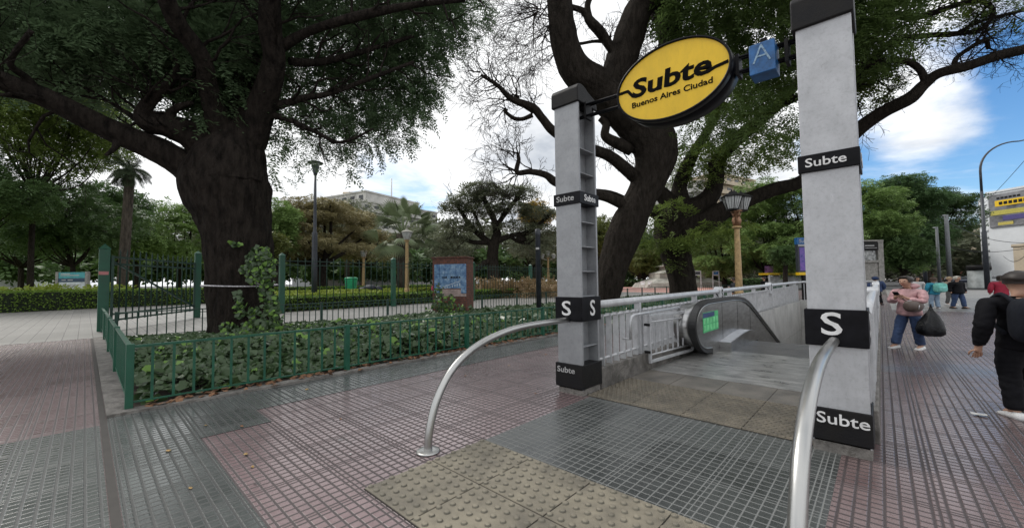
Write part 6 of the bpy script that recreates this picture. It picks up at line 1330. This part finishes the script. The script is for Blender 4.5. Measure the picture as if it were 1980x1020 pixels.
def pack(c, w, d, h, m_, th, nm='pack_body'):
    b = MB(); b.ball((0, 0, 0), (1, 1, 1), 20, 12)
    for i in range(len(b.v)):
        v = np.array(b.v[i]); s_ = np.sign(v)*np.abs(v)**.55; b.v[i] = tuple(c+r_*s_[0]*w+f_*s_[1]*d+np.array([0, 0, s_[2]*h]))
    return b.build(nm, m_, th)
pm = cloth('dark_pack', (.012, .014, .020), spec=.2); pack(xf((0, -.135, .675)), .21, .11, .235, pm, th); pack(xf((0, -.185, .63)), .16, .06, .13, pm, th, 'front_pocket')
for s in (-1, 1): b = MB(); b.tube(cr_spline([xf((s*.06, -.10, .78)), xf((s*.075, -.02, .845)), xf((s*.08, .07, .78)), xf((s*.085, .06, .66)), xf((s*.09, -.06, .58))], 5), .022, 6); b.build('strap', pm, th)
# group farther along the sidewalk
dn = lambda s, f=0: ARM_DOWN(s, f)
gk = G(1808, 597); fk = CF+CR*.1; t, xf = person(gk, fk, 1.42, 'child in a teal hooded top and pale jeans walking away with a mint backpack', cloth('teal_top', (.02, .22, .33)), M['lightjeans'], mat('brown_hair', (.06, .035, .02), .6), [dn(-1, .05), dn(1, .02)], [LEG(-1, .02), LEG(1, -.02)], wf=1.4, puff=1.15, lvl=1, fingers=False, longhair=.4, shoes=M['greywhite'])
th = thing('backpack', xf((0, -.1, .68)), 'mint green backpack worn by the child in teal', 'backpack'); f_ = vunit([fk[0], fk[1], 0]); r_ = np.array([f_[1], -f_[0], 0]); pack(xf((.02, -.125, .68)), .25, .12, .21, cloth('mint_pack', (.16, .48, .42)), th); pack(xf((.02, -.19, .63)), .17, .06, .11, cloth('mint_pocket', (.20, .52, .48)), th, 'front_pocket')
wh = mat('white_hair', (.62, .58, .50), .7)
person(G(1853, 596), -CF+CR*.1, 1.46, 'white-haired person in a black zipped jacket and jeans walking toward the camera', M['blackcloth'], M['jeans'], wh, [dn(-1, .02), dn(1, -.02)], [LEG(-1, .07), LEG(1, -.06)], wf=1.5, puff=1.25, lvl=1, fingers=False, shoes=M['blackcloth'], hips=1.1)
person(G(1838, 589), -CF+CR*.2, 1.43, 'person in a tan coat half hidden behind the white-haired walker', cloth('tan_coat', (.26, .21, .16)), cloth('grey_trousers', (.08, .08, .08)), mat('blond_hair', (.40, .30, .18), .6), [dn(-1), dn(1)], [LEG(-1, .04), LEG(1, -.04)], wf=1.35, lvl=1, fingers=False)
person(G(1776, 589), -CF-CR*.5, 1.44, 'dark-haired person in a white top behind the woman in pink', cloth('white_top', (.5, .5, .5)), M['jeans'], M['hair'], [dn(-1), dn(1)], [LEG(-1, .04), LEG(1, -.04)], wf=1.35, lvl=1, fingers=False, longhair=.6)
person(G(1764, 588), -CF-CR*.2, 1.42, 'person in a pale cap just left of the one in the white top', cloth('dark_top', (.03, .03, .035)), M['jeans'], cloth('pale_cap', (.35, .34, .33)), [dn(-1), dn(1)], [LEG(-1, .02), LEG(1, -.04)], wf=1.3, lvl=1, fingers=False)
person(base_at(1692, 21), CF, 1.50, 'person in a navy hooded jacket walking away beside the sidewalk railing', cloth('navy_hooded', (.018, .040, .11)), M['blackcloth'], M['hair'], [dn(-1), dn(1)], [LEG(-1, .06), LEG(1, -.05)], wf=1.65, puff=1.3, lvl=1, fingers=False, hood=True, shoes=M['blackcloth'])
person(base_at(1934, 16), CF+CR*.8, 1.47, 'person in a crimson jacket mostly hidden behind the man in black', cloth('crimson', (.30, .015, .04)), M['blackcloth'], M['hair'], [dn(-1), dn(1)], [LEG(-1, .04), LEG(1, -.04)], wf=1.35, puff=1.2, lvl=1, fingers=False, longhair=.5)
person(base_at(1421, 19.5), CF*.6-CR*.8, 1.52, 'broad person in a dark padded jacket behind the gilded street lamp', cloth('dark_padded', (.012, .015, .022)), M['blackcloth'], M['hair'], [dn(-1), dn(1)], [LEG(-1, .04), LEG(1, -.04)], wf=1.9, puff=1.35, lvl=1, fingers=False)
person(base_at(1477, 25), -CR, 1.56, 'person in black behind the far end of the escalator railing', M['blackcloth'], M['blackcloth'], M['hair'], [dn(-1), dn(1)], [LEG(-1, .04), LEG(1, -.04)], wf=1.3, puff=1.2, lvl=1, fingers=False)
person(base_at(836, 42), -CR, 1.25, 'person in bright pink in the park left of the brick pillar', cloth('hot_pink', (.50, .03, .12)), M['jeans'], M['hair'], [dn(-1), dn(1)], [LEG(-1, .04), LEG(1, -.04)], wf=1.3, lvl=1, fingers=False)

rs = np.random.RandomState(14)
for k in range(16):
    px, py = rs.uniform(260, 1000), rs.uniform(735, 800); x, y = rs.uniform(-6.4, -3.4), rs.uniform(.5, 8.5); p = pj((x, y, 0))
    flat_scrap('fallen_leaf', p[0], p[1], rs.uniform(.02, .045), M['dry2'] if k % 2 else M['dry'], 'small brown leaf fallen on the wet pavement near the ivy bed', 'leaf', 'fallen leaves scattered on the pavement', 30+k)
